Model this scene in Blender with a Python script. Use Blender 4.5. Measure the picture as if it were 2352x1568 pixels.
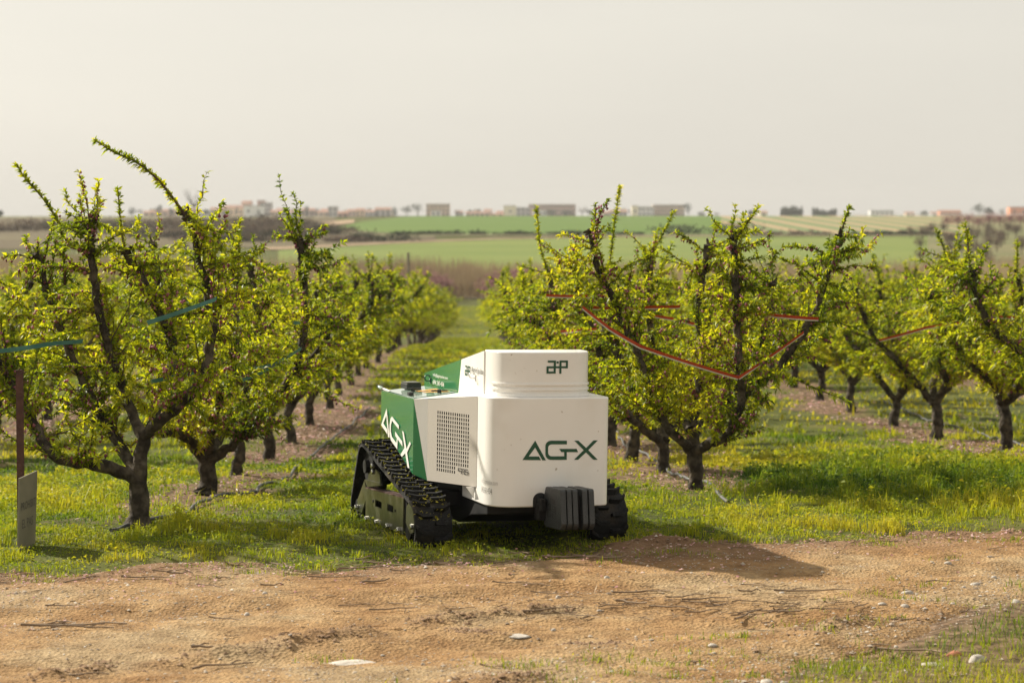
import bpy, bmesh, math, random
import numpy as np
from mathutils import Vector, Matrix, Quaternion

for _o in list(bpy.data.objects):
    bpy.data.objects.remove(_o, do_unlink=True)
scene = bpy.context.scene
COL = scene.collection
R = math.radians

# ------------------------------------------------------------------ camera
cam_data = bpy.data.cameras.new('camera')
cam_data.sensor_width = 36.0
cam_data.lens = 36.0 * 5550.0 / 2352.0
cam_data.clip_start = 0.1
cam_data.clip_end = 9000.0
cam_data.dof.use_dof = True
cam_data.dof.focus_distance = 14.6
cam_data.dof.aperture_fstop = 3.4
cam_data.dof.aperture_blades = 9
camera = bpy.data.objects.new('camera', cam_data)
COL.objects.link(camera)
camera.location = (0.0, 0.0, 2.0)
camera.rotation_euler = (R(90.0) - math.atan(294.0 / 5550.0), 0.0, 0.0)
scene.camera = camera

# ------------------------------------------------------------------ sky, sun, exposure
SUN_AZ = R(-51.0)      # clockwise from +Y (the view direction): behind, on the left
SUN_EL = R(34.5)
world = bpy.data.worlds.new('World')
scene.world = world
world.use_nodes = True
_nt = world.node_tree
_nt.nodes.clear()
_sky = _nt.nodes.new('ShaderNodeTexSky')
_sky.sky_type = 'NISHITA'
_sky.sun_disc = False
_sky.sun_elevation = SUN_EL
_sky.sun_rotation = SUN_AZ
_sky.air_density = 1.0
_sky.dust_density = 2.0
_sky.ozone_density = 1.0
_hs = _nt.nodes.new('ShaderNodeHueSaturation')
_hs.inputs['Saturation'].default_value = 0.2
_mul = _nt.nodes.new('ShaderNodeMix'); _mul.data_type = 'RGBA'; _mul.blend_type = 'MULTIPLY'
_mul.inputs[0].default_value = 1.0
_mul.inputs[7].default_value = (1.0, 0.965, 0.88, 1.0)
_veil = _nt.nodes.new('ShaderNodeMix'); _veil.data_type = 'RGBA'      # thin even cloud over the whole sky
_veil.inputs[0].default_value = 0.74
_tc = _nt.nodes.new('ShaderNodeTexCoord'); _mp = _nt.nodes.new('ShaderNodeMapping'); _mp.inputs['Scale'].default_value = (3.0, 3.0, 14.0)
_cn = _nt.nodes.new('ShaderNodeTexNoise'); _cn.inputs['Scale'].default_value = 1.3; _cn.inputs['Detail'].default_value = 5
_cr = _nt.nodes.new('ShaderNodeValToRGB'); _cr.color_ramp.elements[0].position = 0.3; _cr.color_ramp.elements[0].color = (0.93, 0.93, 0.94, 1); _cr.color_ramp.elements[1].position = 0.7
_vc = _nt.nodes.new('ShaderNodeMix'); _vc.data_type = 'RGBA'; _vc.blend_type = 'MULTIPLY'; _vc.inputs[0].default_value = 1.0
_vc.inputs[7].default_value = (5.6, 5.33, 4.72, 1.0)
_nt.links.new(_tc.outputs['Generated'], _mp.inputs[0]); _nt.links.new(_mp.outputs[0], _cn.inputs['Vector']); _nt.links.new(_cn.outputs['Fac'], _cr.inputs[0]); _nt.links.new(_cr.outputs[0], _vc.inputs[6]); _nt.links.new(_vc.outputs[2], _veil.inputs[7])
_bg = _nt.nodes.new('ShaderNodeBackground')
_bg.inputs['Strength'].default_value = 0.0935
_out = _nt.nodes.new('ShaderNodeOutputWorld')
_nt.links.new(_sky.outputs[0], _hs.inputs['Color'])
_nt.links.new(_hs.outputs[0], _mul.inputs[6])
_nt.links.new(_mul.outputs[2], _veil.inputs[6])
_nt.links.new(_veil.outputs[2], _bg.inputs['Color'])
_nt.links.new(_bg.outputs[0], _out.inputs['Surface'])

sun_data = bpy.data.lights.new('sun', 'SUN')
sun_data.energy = 5.0
sun_data.angle = R(0.9)
sun_data.color = (1.0, 0.925, 0.79)
sun = bpy.data.objects.new('sun', sun_data)
COL.objects.link(sun)
_sd = Vector((math.sin(SUN_AZ) * math.cos(SUN_EL), math.cos(SUN_AZ) * math.cos(SUN_EL), math.sin(SUN_EL)))
sun.rotation_euler = (-_sd).to_track_quat('-Z', 'Y').to_euler()
sun.location = (-20, 20, 30)

scene.view_settings.view_transform = 'Standard'
scene.view_settings.look = 'None'
scene.view_settings.gamma = 1.0
scene.view_settings.use_curve_mapping = False
scene.view_settings.exposure = 0.68
scene.cycles.max_bounces = 6
scene.cycles.diffuse_bounces = 3
scene.cycles.glossy_bounces = 2
scene.cycles.transmission_bounces = 3
scene.cycles.volume_bounces = 0
scene.cycles.use_denoising = True
scene.cycles.denoising_input_passes = 'RGB_ALBEDO_NORMAL'
scene.cycles.denoising_prefilter = 'ACCURATE'
scene.cycles.sample_clamp_indirect = 6.0
# ------------------------------------------------------------------ terrain
PZ = np.array([-4000, 0, 15.7, 19.5, 22.6, 26, 29.6, 45, 58, 77, 95, 140, 200, 235, 262, 380, 400, 560, 650, 1400, 4500, 9000.])
PH = np.array([0, 0, 0, -.25, -.48, -.65, -.82, -1.1, -1.4, -2.2, -3.2, -5.2, -5.3, -5.0, -3.4, -1.8, -1.6, 1.25, 1.2, .2, -3., -9.])
def sstep(a, b, x):
    t = np.clip((np.asarray(x, float) - a) / (b - a), 0, 1)
    return t * t * (3 - 2 * t)
_rng = np.random.default_rng(7)
_LAT = _rng.random((256, 256))
def vnoise(x, y):
    x = np.asarray(x, float); y = np.asarray(y, float)
    xi = np.floor(x).astype(int); yi = np.floor(y).astype(int)
    fx = x - xi; fy = y - yi
    fx = fx * fx * (3 - 2 * fx); fy = fy * fy * (3 - 2 * fy)
    a = _LAT[xi % 256, yi % 256]; b = _LAT[(xi + 1) % 256, yi % 256]
    c = _LAT[xi % 256, (yi + 1) % 256]; d = _LAT[(xi + 1) % 256, (yi + 1) % 256]
    return (a * (1 - fx) + b * fx) * (1 - fy) + (c * (1 - fx) + d * fx) * fy
def fbm(x, y, o=4):
    s = 0; a = .5; t = 0
    for i in range(o):
        s = s + a * vnoise(x * 2 ** i + 17.3 * i, y * 2 ** i + 5.1 * i); t += a; a *= .5
    return s / t
def terrain0(x, y):
    x = np.asarray(x, float); y = np.asarray(y, float)
    s = .33 * (np.clip(x, -12, 12) + 2.2) * (1 - sstep(28, 60, y))
    z = sum(np.interp(y - s + d, PZ, PH) for d in (-1.2, -.4, .4, 1.2)) / 4
    return z
def terrain(x, y):
    z = terrain0(x, y)
    z = z + .05 * (fbm(np.asarray(x) * .6, np.asarray(y) * .6, 2) - .5) * sstep(15.5, 18, y) * (1 - sstep(60, 120, y))
    far = sstep(600, 1300, y)
    z = z - .55 * sstep(25, 60, -np.asarray(x, float)) * sstep(430, 560, y) * (1 - sstep(1300, 1500, y))
    return z + far * .5 * (fbm(np.asarray(x) * .004, np.asarray(y) * .004, 2) - .5)
ROWT = -.0164                     # the tree rows run slightly to the left of straight ahead
def rowx(xr, y): return xr + ROWT * y
def road_far(x): return 14.15 + .31 * np.asarray(x, float)      # where the dirt meets the orchard grass
def road_near(x):                                                # near edge, grass in the front right corner
    x = np.asarray(x, float)
    return np.where(x > .6, 9.6 + 1.5 * (x - .6), 9.6 - .5 * (.6 - x))
# ------------------------------------------------------------------ measured shapes (metres)
HERO = [((-2.419, 15.6, -0.0554), [[(-0.0001, 0.0, 0.0347, 0.078), (-0.0047, 0.0, 0.1654, 0.066), (-0.0092, 0.0, 0.3073, 0.06), (0.0089, 0.0, 0.449, 0.05), (0.0385, 0.0, 0.6189, 0.044)], [(-0.0036, 0.0, 0.3073, 0.055), (-0.0742, -0.05, 0.3637, 0.047), (-0.1639, -0.1, 0.4171, 0.043), (-0.2584, -0.2, 0.4612, 0.04), (-0.3932, -0.3, 0.4799, 0.036), (-0.4993, -0.35, 0.5404, 0.034), (-0.5715, -0.3, 0.6327, 0.032), (-0.6864, -0.2, 0.8188, 0.03), (-0.8166, -0.1, 0.9989, 0.028), (-0.9479, -0.0, 1.1839, 0.026), (-1.1075, 0.1, 1.4901, 0.02), (-1.161, 0.1, 1.7448, 0.014)], [(0.0327, 0.0, 0.6048, 0.042), (-0.0496, 0.1, 0.7236, 0.037), (-0.1324, 0.2, 0.8869, 0.034), (-0.1963, 0.25, 1.0553, 0.031), (-0.2384, 0.22, 1.2288, 0.03), (-0.2899, 0.2, 1.458, 0.028), (-0.3162, 0.15, 1.6871, 0.026), (-0.3201, 0.1, 1.8578, 0.024), (-0.3071, 0.1, 2.0357, 0.022)], [(0.0384, 0.0, 0.6133, 0.04), (0.1271, -0.1, 0.6984, 0.037), (0.2526, -0.15, 0.8008, 0.035), (0.3716, -0.2, 0.9025, 0.034), (0.4559, -0.2, 1.0336, 0.032), (0.4876, -0.2, 1.1951, 0.031), (0.5081, -0.2, 1.362, 0.03), (0.4814, -0.2, 1.5287, 0.028), (0.4384, -0.2, 1.723, 0.026), (0.3925, -0.2, 1.917, 0.024), (0.3381, -0.2, 2.0499, 0.024)], [(0.3408, -0.2, 2.0416, 0.01), (0.2628, -0.25, 2.1602, 0.009), (0.1744, -0.3, 2.2752, 0.008), (0.0377, -0.3, 2.3849, 0.006), (-0.0856, -0.3, 2.4343, 0.005), (-0.214, -0.3, 2.5165, 0.003)], [(-0.0354, 0.1, 0.3817, 0.04), (-0.2593, 0.4, 0.6401, 0.034), (-0.4657, 0.6, 0.916, 0.03), (-0.6272, 0.7, 1.2626, 0.028), (-0.7271, 0.7, 1.5567, 0.026), (-0.7836, 0.7, 1.7769, 0.024)], [(-0.5764, 0.6, 1.5598, 0.01), (-0.5676, 0.5, 1.7659, 0.009), (-0.5887, 0.5, 1.9686, 0.008), (-0.7027, 0.5, 2.1566, 0.006), (-0.8057, 0.5, 2.2722, 0.005), (-0.8741, 0.5, 2.3791, 0.003)], [(0.0251, 0.2, 0.6005, 0.036), (0.0751, 0.6, 0.8573, 0.032), (0.1165, 0.8, 1.1392, 0.03), (-0.023, 0.8, 1.4649, 0.027), (-0.1539, 0.8, 1.7162, 0.026), (-0.1975, 0.8, 1.8047, 0.022)], [(-0.1981, 0.8, 1.7309, 0.008), (-0.2316, 0.8, 1.967, 0.006), (-0.253, 0.8, 2.2174, 0.003)]]), ((-2.4111, 19.0, -0.2454), [[(-0.0001, 0.0, 0.0264, 0.085), (0.0078, 0.0, 0.1854, 0.072), (0.0123, 0.0, 0.3407, 0.066)], [(0.0119, 0.0, 0.2889, 0.05), (0.1688, -0.1, 0.3953, 0.042), (0.3686, -0.2, 0.5654, 0.038), (0.5909, -0.2, 0.838, 0.034), (0.7449, -0.2, 1.0932, 0.032), (0.7886, -0.1, 1.3944, 0.03), (0.7799, -0.1, 1.7353, 0.028), (0.7439, -0.1, 2.0348, 0.026)], [(0.7505, -0.1, 2.0076, 0.009), (0.6967, -0.1, 2.1435, 0.007), (0.6396, -0.1, 2.2794, 0.004)], [(-0.0018, 0.0, 0.2889, 0.05), (-0.0705, -0.1, 0.4022, 0.045), (-0.1315, -0.2, 0.4972, 0.042), (-0.2151, -0.4, 0.5664, 0.04), (-0.3115, -0.5, 0.5587, 0.038)], [(-0.0281, 0.1, 0.3133, 0.042), (-0.2533, 0.5, 0.5913, 0.036), (-0.3632, 0.8, 0.9245, 0.032), (-0.4463, 0.9, 1.2775, 0.03), (-0.4968, 0.9, 1.7083, 0.027), (-0.5484, 0.9, 1.995, 0.023)], [(-0.0061, 0.2, 0.3032, 0.04), (0.1243, 0.9, 0.6656, 0.034), (0.2852, 1.1, 1.0499, 0.03), (0.2876, 1.1, 1.4855, 0.027), (0.2172, 1.1, 1.8477, 0.023)], [(0.0122, 0.0, 0.3234, 0.04), (0.0926, -0.3, 0.6592, 0.034), (0.2532, -0.5, 1.0112, 0.03), (0.3055, -0.5, 1.379, 0.028), (0.2794, -0.4, 1.7099, 0.024), (0.2471, -0.4, 1.9109, 0.02)], [(0.296, -0.4, 1.6764, 0.008), (0.3076, -0.4, 1.9444, 0.006), (0.3158, -0.4, 2.1953, 0.003)]]), ((1.3969, 18.2, -0.1268), [[(0.0001, 0.0, 0.0211, 0.066), (-0.0104, 0.0, 0.1865, 0.056), (-0.0276, 0.0, 0.3518, 0.054), (-0.0412, 0.0, 0.4839, 0.05)], [(-0.0208, 0.0, 0.3188, 0.044), (-0.1371, -0.15, 0.4483, 0.036), (-0.2189, -0.2, 0.5183, 0.034), (-0.3269, -0.2, 0.6978, 0.032), (-0.4088, -0.2, 0.9259, 0.03), (-0.4875, -0.2, 1.17, 0.029), (-0.5723, -0.2, 1.3326, 0.028), (-0.6441, -0.2, 1.4787, 0.026), (-0.7027, -0.2, 1.615, 0.026), (-0.7744, -0.2, 1.7706, 0.024), (-0.8105, -0.2, 2.0038, 0.023)], [(-0.0181, -0.05, 0.3402, 0.042), (0.1092, -0.25, 0.4316, 0.038), (0.191, -0.35, 0.4831, 0.036), (0.2568, -0.4, 0.6007, 0.034), (0.301, -0.4, 0.7781, 0.034), (0.2772, -0.4, 1.0262, 0.033), (0.2628, -0.4, 1.351, 0.031), (0.242, -0.4, 1.6624, 0.029), (0.2214, -0.4, 1.9412, 0.027)], [(0.2248, -0.4, 1.9028, 0.009), (0.3075, -0.4, 2.0148, 0.007), (0.4156, -0.4, 2.1715, 0.003)], [(0.3041, -0.3, 0.7543, 0.034), (0.4334, -0.2, 0.851, 0.033), (0.5629, -0.2, 0.9422, 0.031), (0.6467, -0.2, 1.0561, 0.03), (0.7815, -0.15, 1.2391, 0.028), (0.8844, -0.1, 1.3935, 0.027), (0.9546, -0.1, 1.6383, 0.026), (1.0121, -0.1, 1.798, 0.025), (1.0566, -0.1, 1.9641, 0.025)], [(1.0534, -0.1, 1.9478, 0.009), (1.0853, -0.1, 2.0455, 0.007), (1.1235, -0.1, 2.1756, 0.003)], [(-0.0271, 0.1, 0.4583, 0.04), (0.0334, 0.3, 0.7586, 0.034), (0.053, 0.4, 1.1213, 0.03), (0.0284, 0.4, 1.39, 0.028), (0.0646, 0.4, 1.5577, 0.027), (0.1169, 0.4, 1.8759, 0.024)], [(-0.0511, 0.0, 0.4839, 0.04), (-0.1632, 0.3, 0.591, 0.034), (-0.37, 0.5, 0.7438, 0.03), (-0.5689, 0.6, 1.0086, 0.028), (-0.6713, 0.6, 1.2803, 0.026)], [(-0.0205, 0.1, 0.4583, 0.038), (0.256, 0.7, 0.6263, 0.034), (0.4791, 0.9, 0.8871, 0.03), (0.6149, 0.9, 1.2668, 0.027), (0.6648, 0.9, 1.5768, 0.023)]]), ((1.3451, 21.3, -0.3168), [[(0.0001, 0.0, 0.0151, 0.066), (-0.0043, 0.0, 0.1622, 0.058), (-0.0125, 0.0, 0.3362, 0.054)], [(-0.0124, 0.0, 0.2782, 0.044), (-0.1855, -0.2, 0.4313, 0.038), (-0.3052, -0.3, 0.5355, 0.034), (-0.4956, -0.3, 0.8398, 0.03), (-0.6101, -0.3, 1.2196, 0.028), (-0.7622, -0.3, 1.5986, 0.025), (-0.8358, -0.2, 1.8994, 0.02)], [(-0.0125, 0.0, 0.3168, 0.042), (-0.0286, 0.2, 0.7268, 0.036), (-0.088, 0.2, 1.1157, 0.031), (-0.1336, 0.1, 1.5077, 0.029), (-0.1273, 0.1, 1.9512, 0.028)], [(-0.1232, 0.1, 1.8934, 0.009), (-0.0582, 0.1, 2.0475, 0.007), (0.0872, 0.1, 2.3284, 0.003)], [(0.0015, 0.1, 0.3075, 0.04), (0.2388, 0.4, 0.6334, 0.034), (0.4803, 0.5, 1.099, 0.03), (0.5571, 0.5, 1.4926, 0.027), (0.5161, 0.5, 1.8855, 0.022)], [(-0.014, 0.1, 0.3075, 0.04), (-0.3005, 0.6, 0.5782, 0.034), (-0.6508, 0.8, 0.8824, 0.03), (-0.8906, 0.8, 1.202, 0.028), (-0.9626, 0.8, 1.4813, 0.026), (-1.0027, 0.8, 1.8, 0.02)], [(-0.5125, -0.2, 1.7473, 0.008), (-0.4639, -0.2, 2.1272, 0.006), (-0.4079, -0.2, 2.5442, 0.003)], [(-1.0057, 0.6, 1.7258, 0.008), (-1.0928, 0.6, 2.0412, 0.006), (-1.1205, 0.6, 2.3719, 0.003)]])]
TAPES = [('red', [(0.5147, 17.62, 1.3148), (0.7071, 17.5, 1.1646), (0.9242, 17.42, 1.0394), (1.6339, 17.4, 0.814)]), ('red', [(1.6417, 17.45, 0.8106), (2.1333, 17.65, 1.1288)]), ('red', [(0.2885, 20.52, 1.3019), (0.5326, 20.52, 1.2945), (0.814, 20.62, 1.2948)]), ('red', [(0.6043, 18.02, 1.296), (0.8016, 18.22, 1.2816), (1.0702, 18.32, 1.2875), (1.2819, 18.42, 1.287)]), ('red', [(1.7385, 17.92, 1.2643), (1.8819, 17.87, 1.2502), (2.0374, 17.82, 1.2362), (2.2625, 17.82, 1.2202)]), ('red', [(0.4186, 20.72, 0.9847), (0.57, 20.52, 1.0094), (0.722, 20.42, 1.0179)]), ('red', [(1.234, 21.12, 1.1062), (1.4557, 21.02, 1.0725), (1.7973, 21.02, 0.9776)]), ('red', [(4.2738, 22.4, 1.044), (4.6049, 22.2, 0.9684)]), ('red', [(4.3008, 22.5, 1.06), (4.7446, 22.7, 1.0189)]), ('red', [(3.6395, 23.9, 0.7426), (4.0955, 23.8, 0.8768), (4.4947, 23.6, 0.9459)]), ('teal', [(-2.2626, 14.97, 1.3233), (-2.1489, 14.97, 1.3584), (-2.0407, 14.97, 1.3962), (-1.9389, 15.02, 1.4321), (-1.8507, 15.12, 1.4665)]), ('teal', [(-3.3144, 15.42, 1.1191), (-3.1509, 15.37, 1.1386), (-2.9607, 15.32, 1.1691), (-2.8732, 15.37, 1.1775), (-2.7611, 15.52, 1.1807)]), ('teal', [(-2.0512, 18.32, 0.7347), (-1.9053, 18.32, 0.7944), (-1.756, 18.32, 0.8838), (-1.6176, 18.52, 0.9654)]), ('teal', [(-2.1562, 18.72, 0.8121), (-2.0143, 18.72, 0.7985), (-1.8113, 18.72, 0.8324)]), ('teal', [(-1.8139, 19.72, 1.105), (-1.723, 19.82, 1.1076)]), ('teal', [(-2.379, 15.72, 0.9029), (-2.2168, 15.82, 0.9303), (-2.0983, 15.92, 0.9523)])]
HOSES = [[(-2.5381, 15.2092, -0.0144), (-2.4906, 15.5158, -0.0239), (-2.3971, 15.6402, -0.0287), (-2.2681, 15.8286, -0.033), (-2.2082, 16.3423, -0.0514), (-2.2271, 17.4202, -0.1169), (-2.1449, 18.0574, -0.1582), (-2.0052, 18.275, -0.1676), (-2.0475, 19.6365, -0.2576), (-1.977, 20.7652, -0.3345), (-2.1745, 25.2515, -0.6094), (-2.2285, 29.6235, -0.8084), (-2.1742, 32.8634, -0.8771), (-2.1477, 36.4577, -0.9604)], [(1.2552, 31.7037, -0.8331), (1.3022, 29.0381, -0.7371), (1.2898, 26.8098, -0.639), (1.4401, 25.3525, -0.5738), (1.3652, 21.0154, -0.2709), (1.3977, 20.1125, -0.2173), (1.4306, 19.3254, -0.1726), (1.5346, 19.0954, -0.1572), (1.471, 17.2128, -0.0322), (1.4797, 16.4733, -0.0138)], [(5.7617, 37.3415, -0.9307), (5.6948, 34.476, -0.8745), (5.6717, 32.214, -0.8202), (5.6741, 30.9533, -0.766), (5.7066, 29.3879, -0.6954), (5.4979, 26.8098, -0.5563), (5.4334, 24.9509, -0.456)]]
AGX_FRONT = [[(-0.0766, -0.002, 0.6592), (-0.0079, -0.002, 0.5417), (-0.0302, -0.002, 0.542), (-0.076, -0.002, 0.6184), (-0.1151, -0.002, 0.5662), (-0.052, -0.002, 0.5653), (-0.0391, -0.002, 0.543), (-0.1538, -0.002, 0.5455)], [(0.1211, -0.002, 0.6347), (0.1207, -0.002, 0.6569), (0.0223, -0.002, 0.6581), (0.0131, -0.002, 0.657), (0.0045, -0.002, 0.6537), (-0.0028, -0.002, 0.6484), (-0.0084, -0.002, 0.6414), (-0.0118, -0.002, 0.6332), (-0.0129, -0.002, 0.6244), (-0.0121, -0.002, 0.5784), (-0.0107, -0.002, 0.5696), (-0.007, -0.002, 0.5613), (-0.0012, -0.002, 0.5542), (0.0062, -0.002, 0.5486), (0.0149, -0.002, 0.5451), (0.0242, -0.002, 0.5438), (0.1217, -0.002, 0.5424), (0.121, -0.002, 0.5886), (0.1919, -0.002, 0.5876), (0.1826, -0.002, 0.6074), (0.074, -0.002, 0.6088), (0.0878, -0.002, 0.589), (0.1048, -0.002, 0.5888), (0.1052, -0.002, 0.564), (0.0274, -0.002, 0.5651), (0.0216, -0.002, 0.5659), (0.0162, -0.002, 0.5681), (0.0115, -0.002, 0.5715), (0.0079, -0.002, 0.576), (0.0056, -0.002, 0.5812), (0.0047, -0.002, 0.5867), (0.0043, -0.002, 0.6148), (0.0049, -0.002, 0.6203), (0.0071, -0.002, 0.6254), (0.0105, -0.002, 0.6298), (0.0151, -0.002, 0.6331), (0.0204, -0.002, 0.6352), (0.0262, -0.002, 0.6359)], [(0.1674, -0.002, 0.6563), (0.1925, -0.002, 0.6561), (0.2419, -0.002, 0.6118), (0.288, -0.002, 0.6566), (0.3151, -0.002, 0.6563), (0.2556, -0.002, 0.5988), (0.3162, -0.002, 0.5405), (0.2891, -0.002, 0.5409), (0.2414, -0.002, 0.5853), (0.1927, -0.002, 0.5423), (0.1675, -0.002, 0.5426), (0.2268, -0.002, 0.5992)]]
AGX_SIDE = [[(-0.5846, 1.552, 0.7326), (-0.5812, 1.4788, 0.5529), (-0.5816, 1.5124, 0.5512), (-0.5841, 1.5586, 0.6878), (-0.5843, 1.6365, 0.6305), (-0.5826, 1.538, 0.5998), (-0.5821, 1.5316, 0.5681), (-0.5848, 1.6904, 0.6147)], [(-0.5795, 1.2474, 0.6498), (-0.5823, 1.4165, 0.693), (-0.5826, 1.4514, 0.6779), (-0.5823, 1.4754, 0.6348), (-0.5815, 1.4804, 0.5767), (-0.5805, 1.4438, 0.5367), (-0.5779, 1.2881, 0.4937), (-0.5787, 1.2786, 0.5597), (-0.5766, 1.1581, 0.524), (-0.5772, 1.1673, 0.5555), (-0.5801, 1.341, 0.6039), (-0.5796, 1.3333, 0.5752), (-0.5789, 1.2942, 0.5624), (-0.5787, 1.3099, 0.5324), (-0.5806, 1.42, 0.5635), (-0.5814, 1.4484, 0.5959), (-0.5819, 1.4436, 0.6374), (-0.5819, 1.4165, 0.6663), (-0.5792, 1.2505, 0.6251)], [(-0.5781, 1.1672, 0.6234), (-0.5776, 1.1319, 0.6171), (-0.5753, 1.0636, 0.5166), (-0.575, 0.9881, 0.5696), (-0.5745, 0.9611, 0.5601), (-0.5748, 1.0515, 0.4957), (-0.5728, 0.9958, 0.4021), (-0.5734, 1.038, 0.4027), (-0.5753, 1.094, 0.4876), (-0.5759, 1.1736, 0.457), (-0.5765, 1.2106, 0.4665), (-0.5759, 1.1092, 0.5204)]]
SIGN_BASE = (-2.9213, 14.2113, -0.0014)
SIGN_FAR = (-2.8799, 14.4978, -0.0074)
# ------------------------------------------------------------------ helpers
def tag(o, label=None, cat=None, group=None, kind=None):
    if label: o['label'] = label
    if cat: o['category'] = cat
    if group: o['group'] = group
    if kind: o['kind'] = kind
    return o
def link(o, parent=None):
    COL.objects.link(o)
    if parent is not None: o.parent = parent
    return o
def empty(name, loc=(0, 0, 0), rz=0.0):
    o = bpy.data.objects.new(name, None); COL.objects.link(o)
    o.location = loc; o.rotation_euler = (0, 0, rz); o.empty_display_size = .2
    return o
def mesh_py(name, verts, faces, mats, smooth=False, idx=None):
    me = bpy.data.meshes.new(name)
    me.from_pydata([tuple(map(float, v)) for v in verts], [], faces)
    for m in (mats if isinstance(mats, (list, tuple)) else [mats]): me.materials.append(m)
    if idx is not None: me.polygons.foreach_set('material_index', idx)
    if smooth: me.polygons.foreach_set('use_smooth', [True] * len(me.polygons))
    me.update()
    return me
def obj(name, me, parent=None, loc=None):
    o = bpy.data.objects.new(name, me)
    if loc is not None: o.location = loc
    return link(o, parent)
def np_mesh(name, V, F, mat, attrs=None, smooth=False):
    V = np.ascontiguousarray(V, dtype=np.float32); F = np.ascontiguousarray(F, dtype=np.int32)
    k = F.shape[1]
    me = bpy.data.meshes.new(name)
    me.vertices.add(len(V)); me.vertices.foreach_set('co', V.ravel())
    me.loops.add(F.size); me.loops.foreach_set('vertex_index', F.ravel())
    me.polygons.add(len(F)); me.polygons.foreach_set('loop_start', np.arange(0, F.size, k, dtype=np.int32))
    if smooth: me.polygons.foreach_set('use_smooth', np.ones(len(F), dtype=bool))
    me.materials.append(mat)
    for a, v in (attrs or {}).items():
        at = me.attributes.new(a, 'FLOAT', 'POINT'); at.data.foreach_set('value', np.ascontiguousarray(v, dtype=np.float32))
    me.update(calc_edges=True); me.validate()
    return me
def box_vf(c, s):
    x, y, z = c; a, b, d = s[0] / 2, s[1] / 2, s[2] / 2
    v = [(x - a, y - b, z - d), (x + a, y - b, z - d), (x + a, y + b, z - d), (x - a, y + b, z - d),
         (x - a, y - b, z + d), (x + a, y - b, z + d), (x + a, y + b, z + d), (x - a, y + b, z + d)]
    f = [(0, 3, 2, 1), (4, 5, 6, 7), (0, 1, 5, 4), (1, 2, 6, 5), (2, 3, 7, 6), (3, 0, 4, 7)]
    return v, f
def bev(o, w, seg=2, ang=35):
    m = o.modifiers.new('bevel', 'BEVEL'); m.width = w; m.segments = seg; m.limit_method = 'ANGLE'; m.angle_limit = R(ang)
    return o
def box(name, c, s, m, parent=None, bevel=0.0):
    v, f = box_vf(c, s); o = obj(name, mesh_py(name, v, f, m), parent)
    if bevel: bev(o, bevel)
    return o
def prism(name, poly, axis, a0, a1, m, parent=None, bevel=0.0):
    """extrude a 2D polygon along a local axis (0=u,1=v,2=w)"""
    def p3(p, a):
        q = [0, 0, 0]; r = [i for i in range(3) if i != axis]; q[axis] = a; q[r[0]] = p[0]; q[r[1]] = p[1]; return tuple(q)
    n = len(poly); v = [p3(p, a0) for p in poly] + [p3(p, a1) for p in poly]
    f = [tuple(range(n)), tuple(range(2 * n - 1, n - 1, -1))] + [(i, (i + 1) % n, n + (i + 1) % n, n + i) for i in range(n)]
    me = mesh_py(name, v, f, m)
    bm = bmesh.new(); bm.from_mesh(me); bmesh.ops.recalc_face_normals(bm, faces=bm.faces); bm.to_mesh(me); bm.free()
    o = obj(name, me, parent)
    if bevel: bev(o, bevel)
    return o
def tube_vf(pts, rad, n=8, cap=True):
    pts = [np.array(p, float) for p in pts]; V = []; F = []
    up = np.array([.13, .31, .94])
    for i, p in enumerate(pts):
        d = pts[min(i + 1, len(pts) - 1)] - pts[max(i - 1, 0)]; d = d / (np.linalg.norm(d) + 1e-9)
        a = np.cross(d, up)
        if np.linalg.norm(a) < .15: a = np.cross(d, np.array([1., .2, 0]))
        a /= np.linalg.norm(a); b = np.cross(d, a)
        r = rad[i] if hasattr(rad, '__len__') else rad
        for k in range(n):
            t = 2 * math.pi * k / n; V.append(p + r * (a * math.cos(t) + b * math.sin(t)))
    for i in range(len(pts) - 1):
        for k in range(n):
            F.append((i * n + k, i * n + (k + 1) % n, (i + 1) * n + (k + 1) % n, (i + 1) * n + k))
    if cap:
        F.append(tuple(range(n))); F.append(tuple(range(len(pts) * n - 1, (len(pts) - 1) * n - 1, -1)))
    return V, F
def join_vf(parts):
    V = []; F = []
    for v, f in parts:
        o = len(V); V += list(v); F += [tuple(i + o for i in q) for q in f]
    return V, F
def tube(name, pts, rad, m, parent=None, n=8):
    v, f = tube_vf(pts, rad, n); return obj(name, mesh_py(name, v, f, m, smooth=True), parent)
def cyl(name, c, r, a0, a1, axis, m, parent=None, n=24, bevel=0.0):
    ax = [i for i in range(3) if i != axis]
    poly = [(c[0] + r * math.cos(2 * math.pi * k / n), c[1] + r * math.sin(2 * math.pi * k / n)) for k in range(n)]
    return prism(name, poly, axis, a0, a1, m, parent, bevel)
def catmull(P, step):
    P = np.array(P, float); out = []
    Q = np.vstack([2 * P[0] - P[1], P, 2 * P[-1] - P[-2]])
    for i in range(1, len(Q) - 2):
        n = max(1, int(np.linalg.norm(Q[i + 1, :3] - Q[i, :3]) / step))
        for k in range(n):
            t = k / n
            out.append(.5 * ((2 * Q[i]) + (-Q[i - 1] + Q[i + 1]) * t + (2 * Q[i - 1] - 5 * Q[i] + 4 * Q[i + 1] - Q[i + 2]) * t * t + (-Q[i - 1] + 3 * Q[i] - 3 * Q[i + 1] + Q[i + 2]) * t ** 3))
    out.append(P[-1]); return np.array(out)

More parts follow.
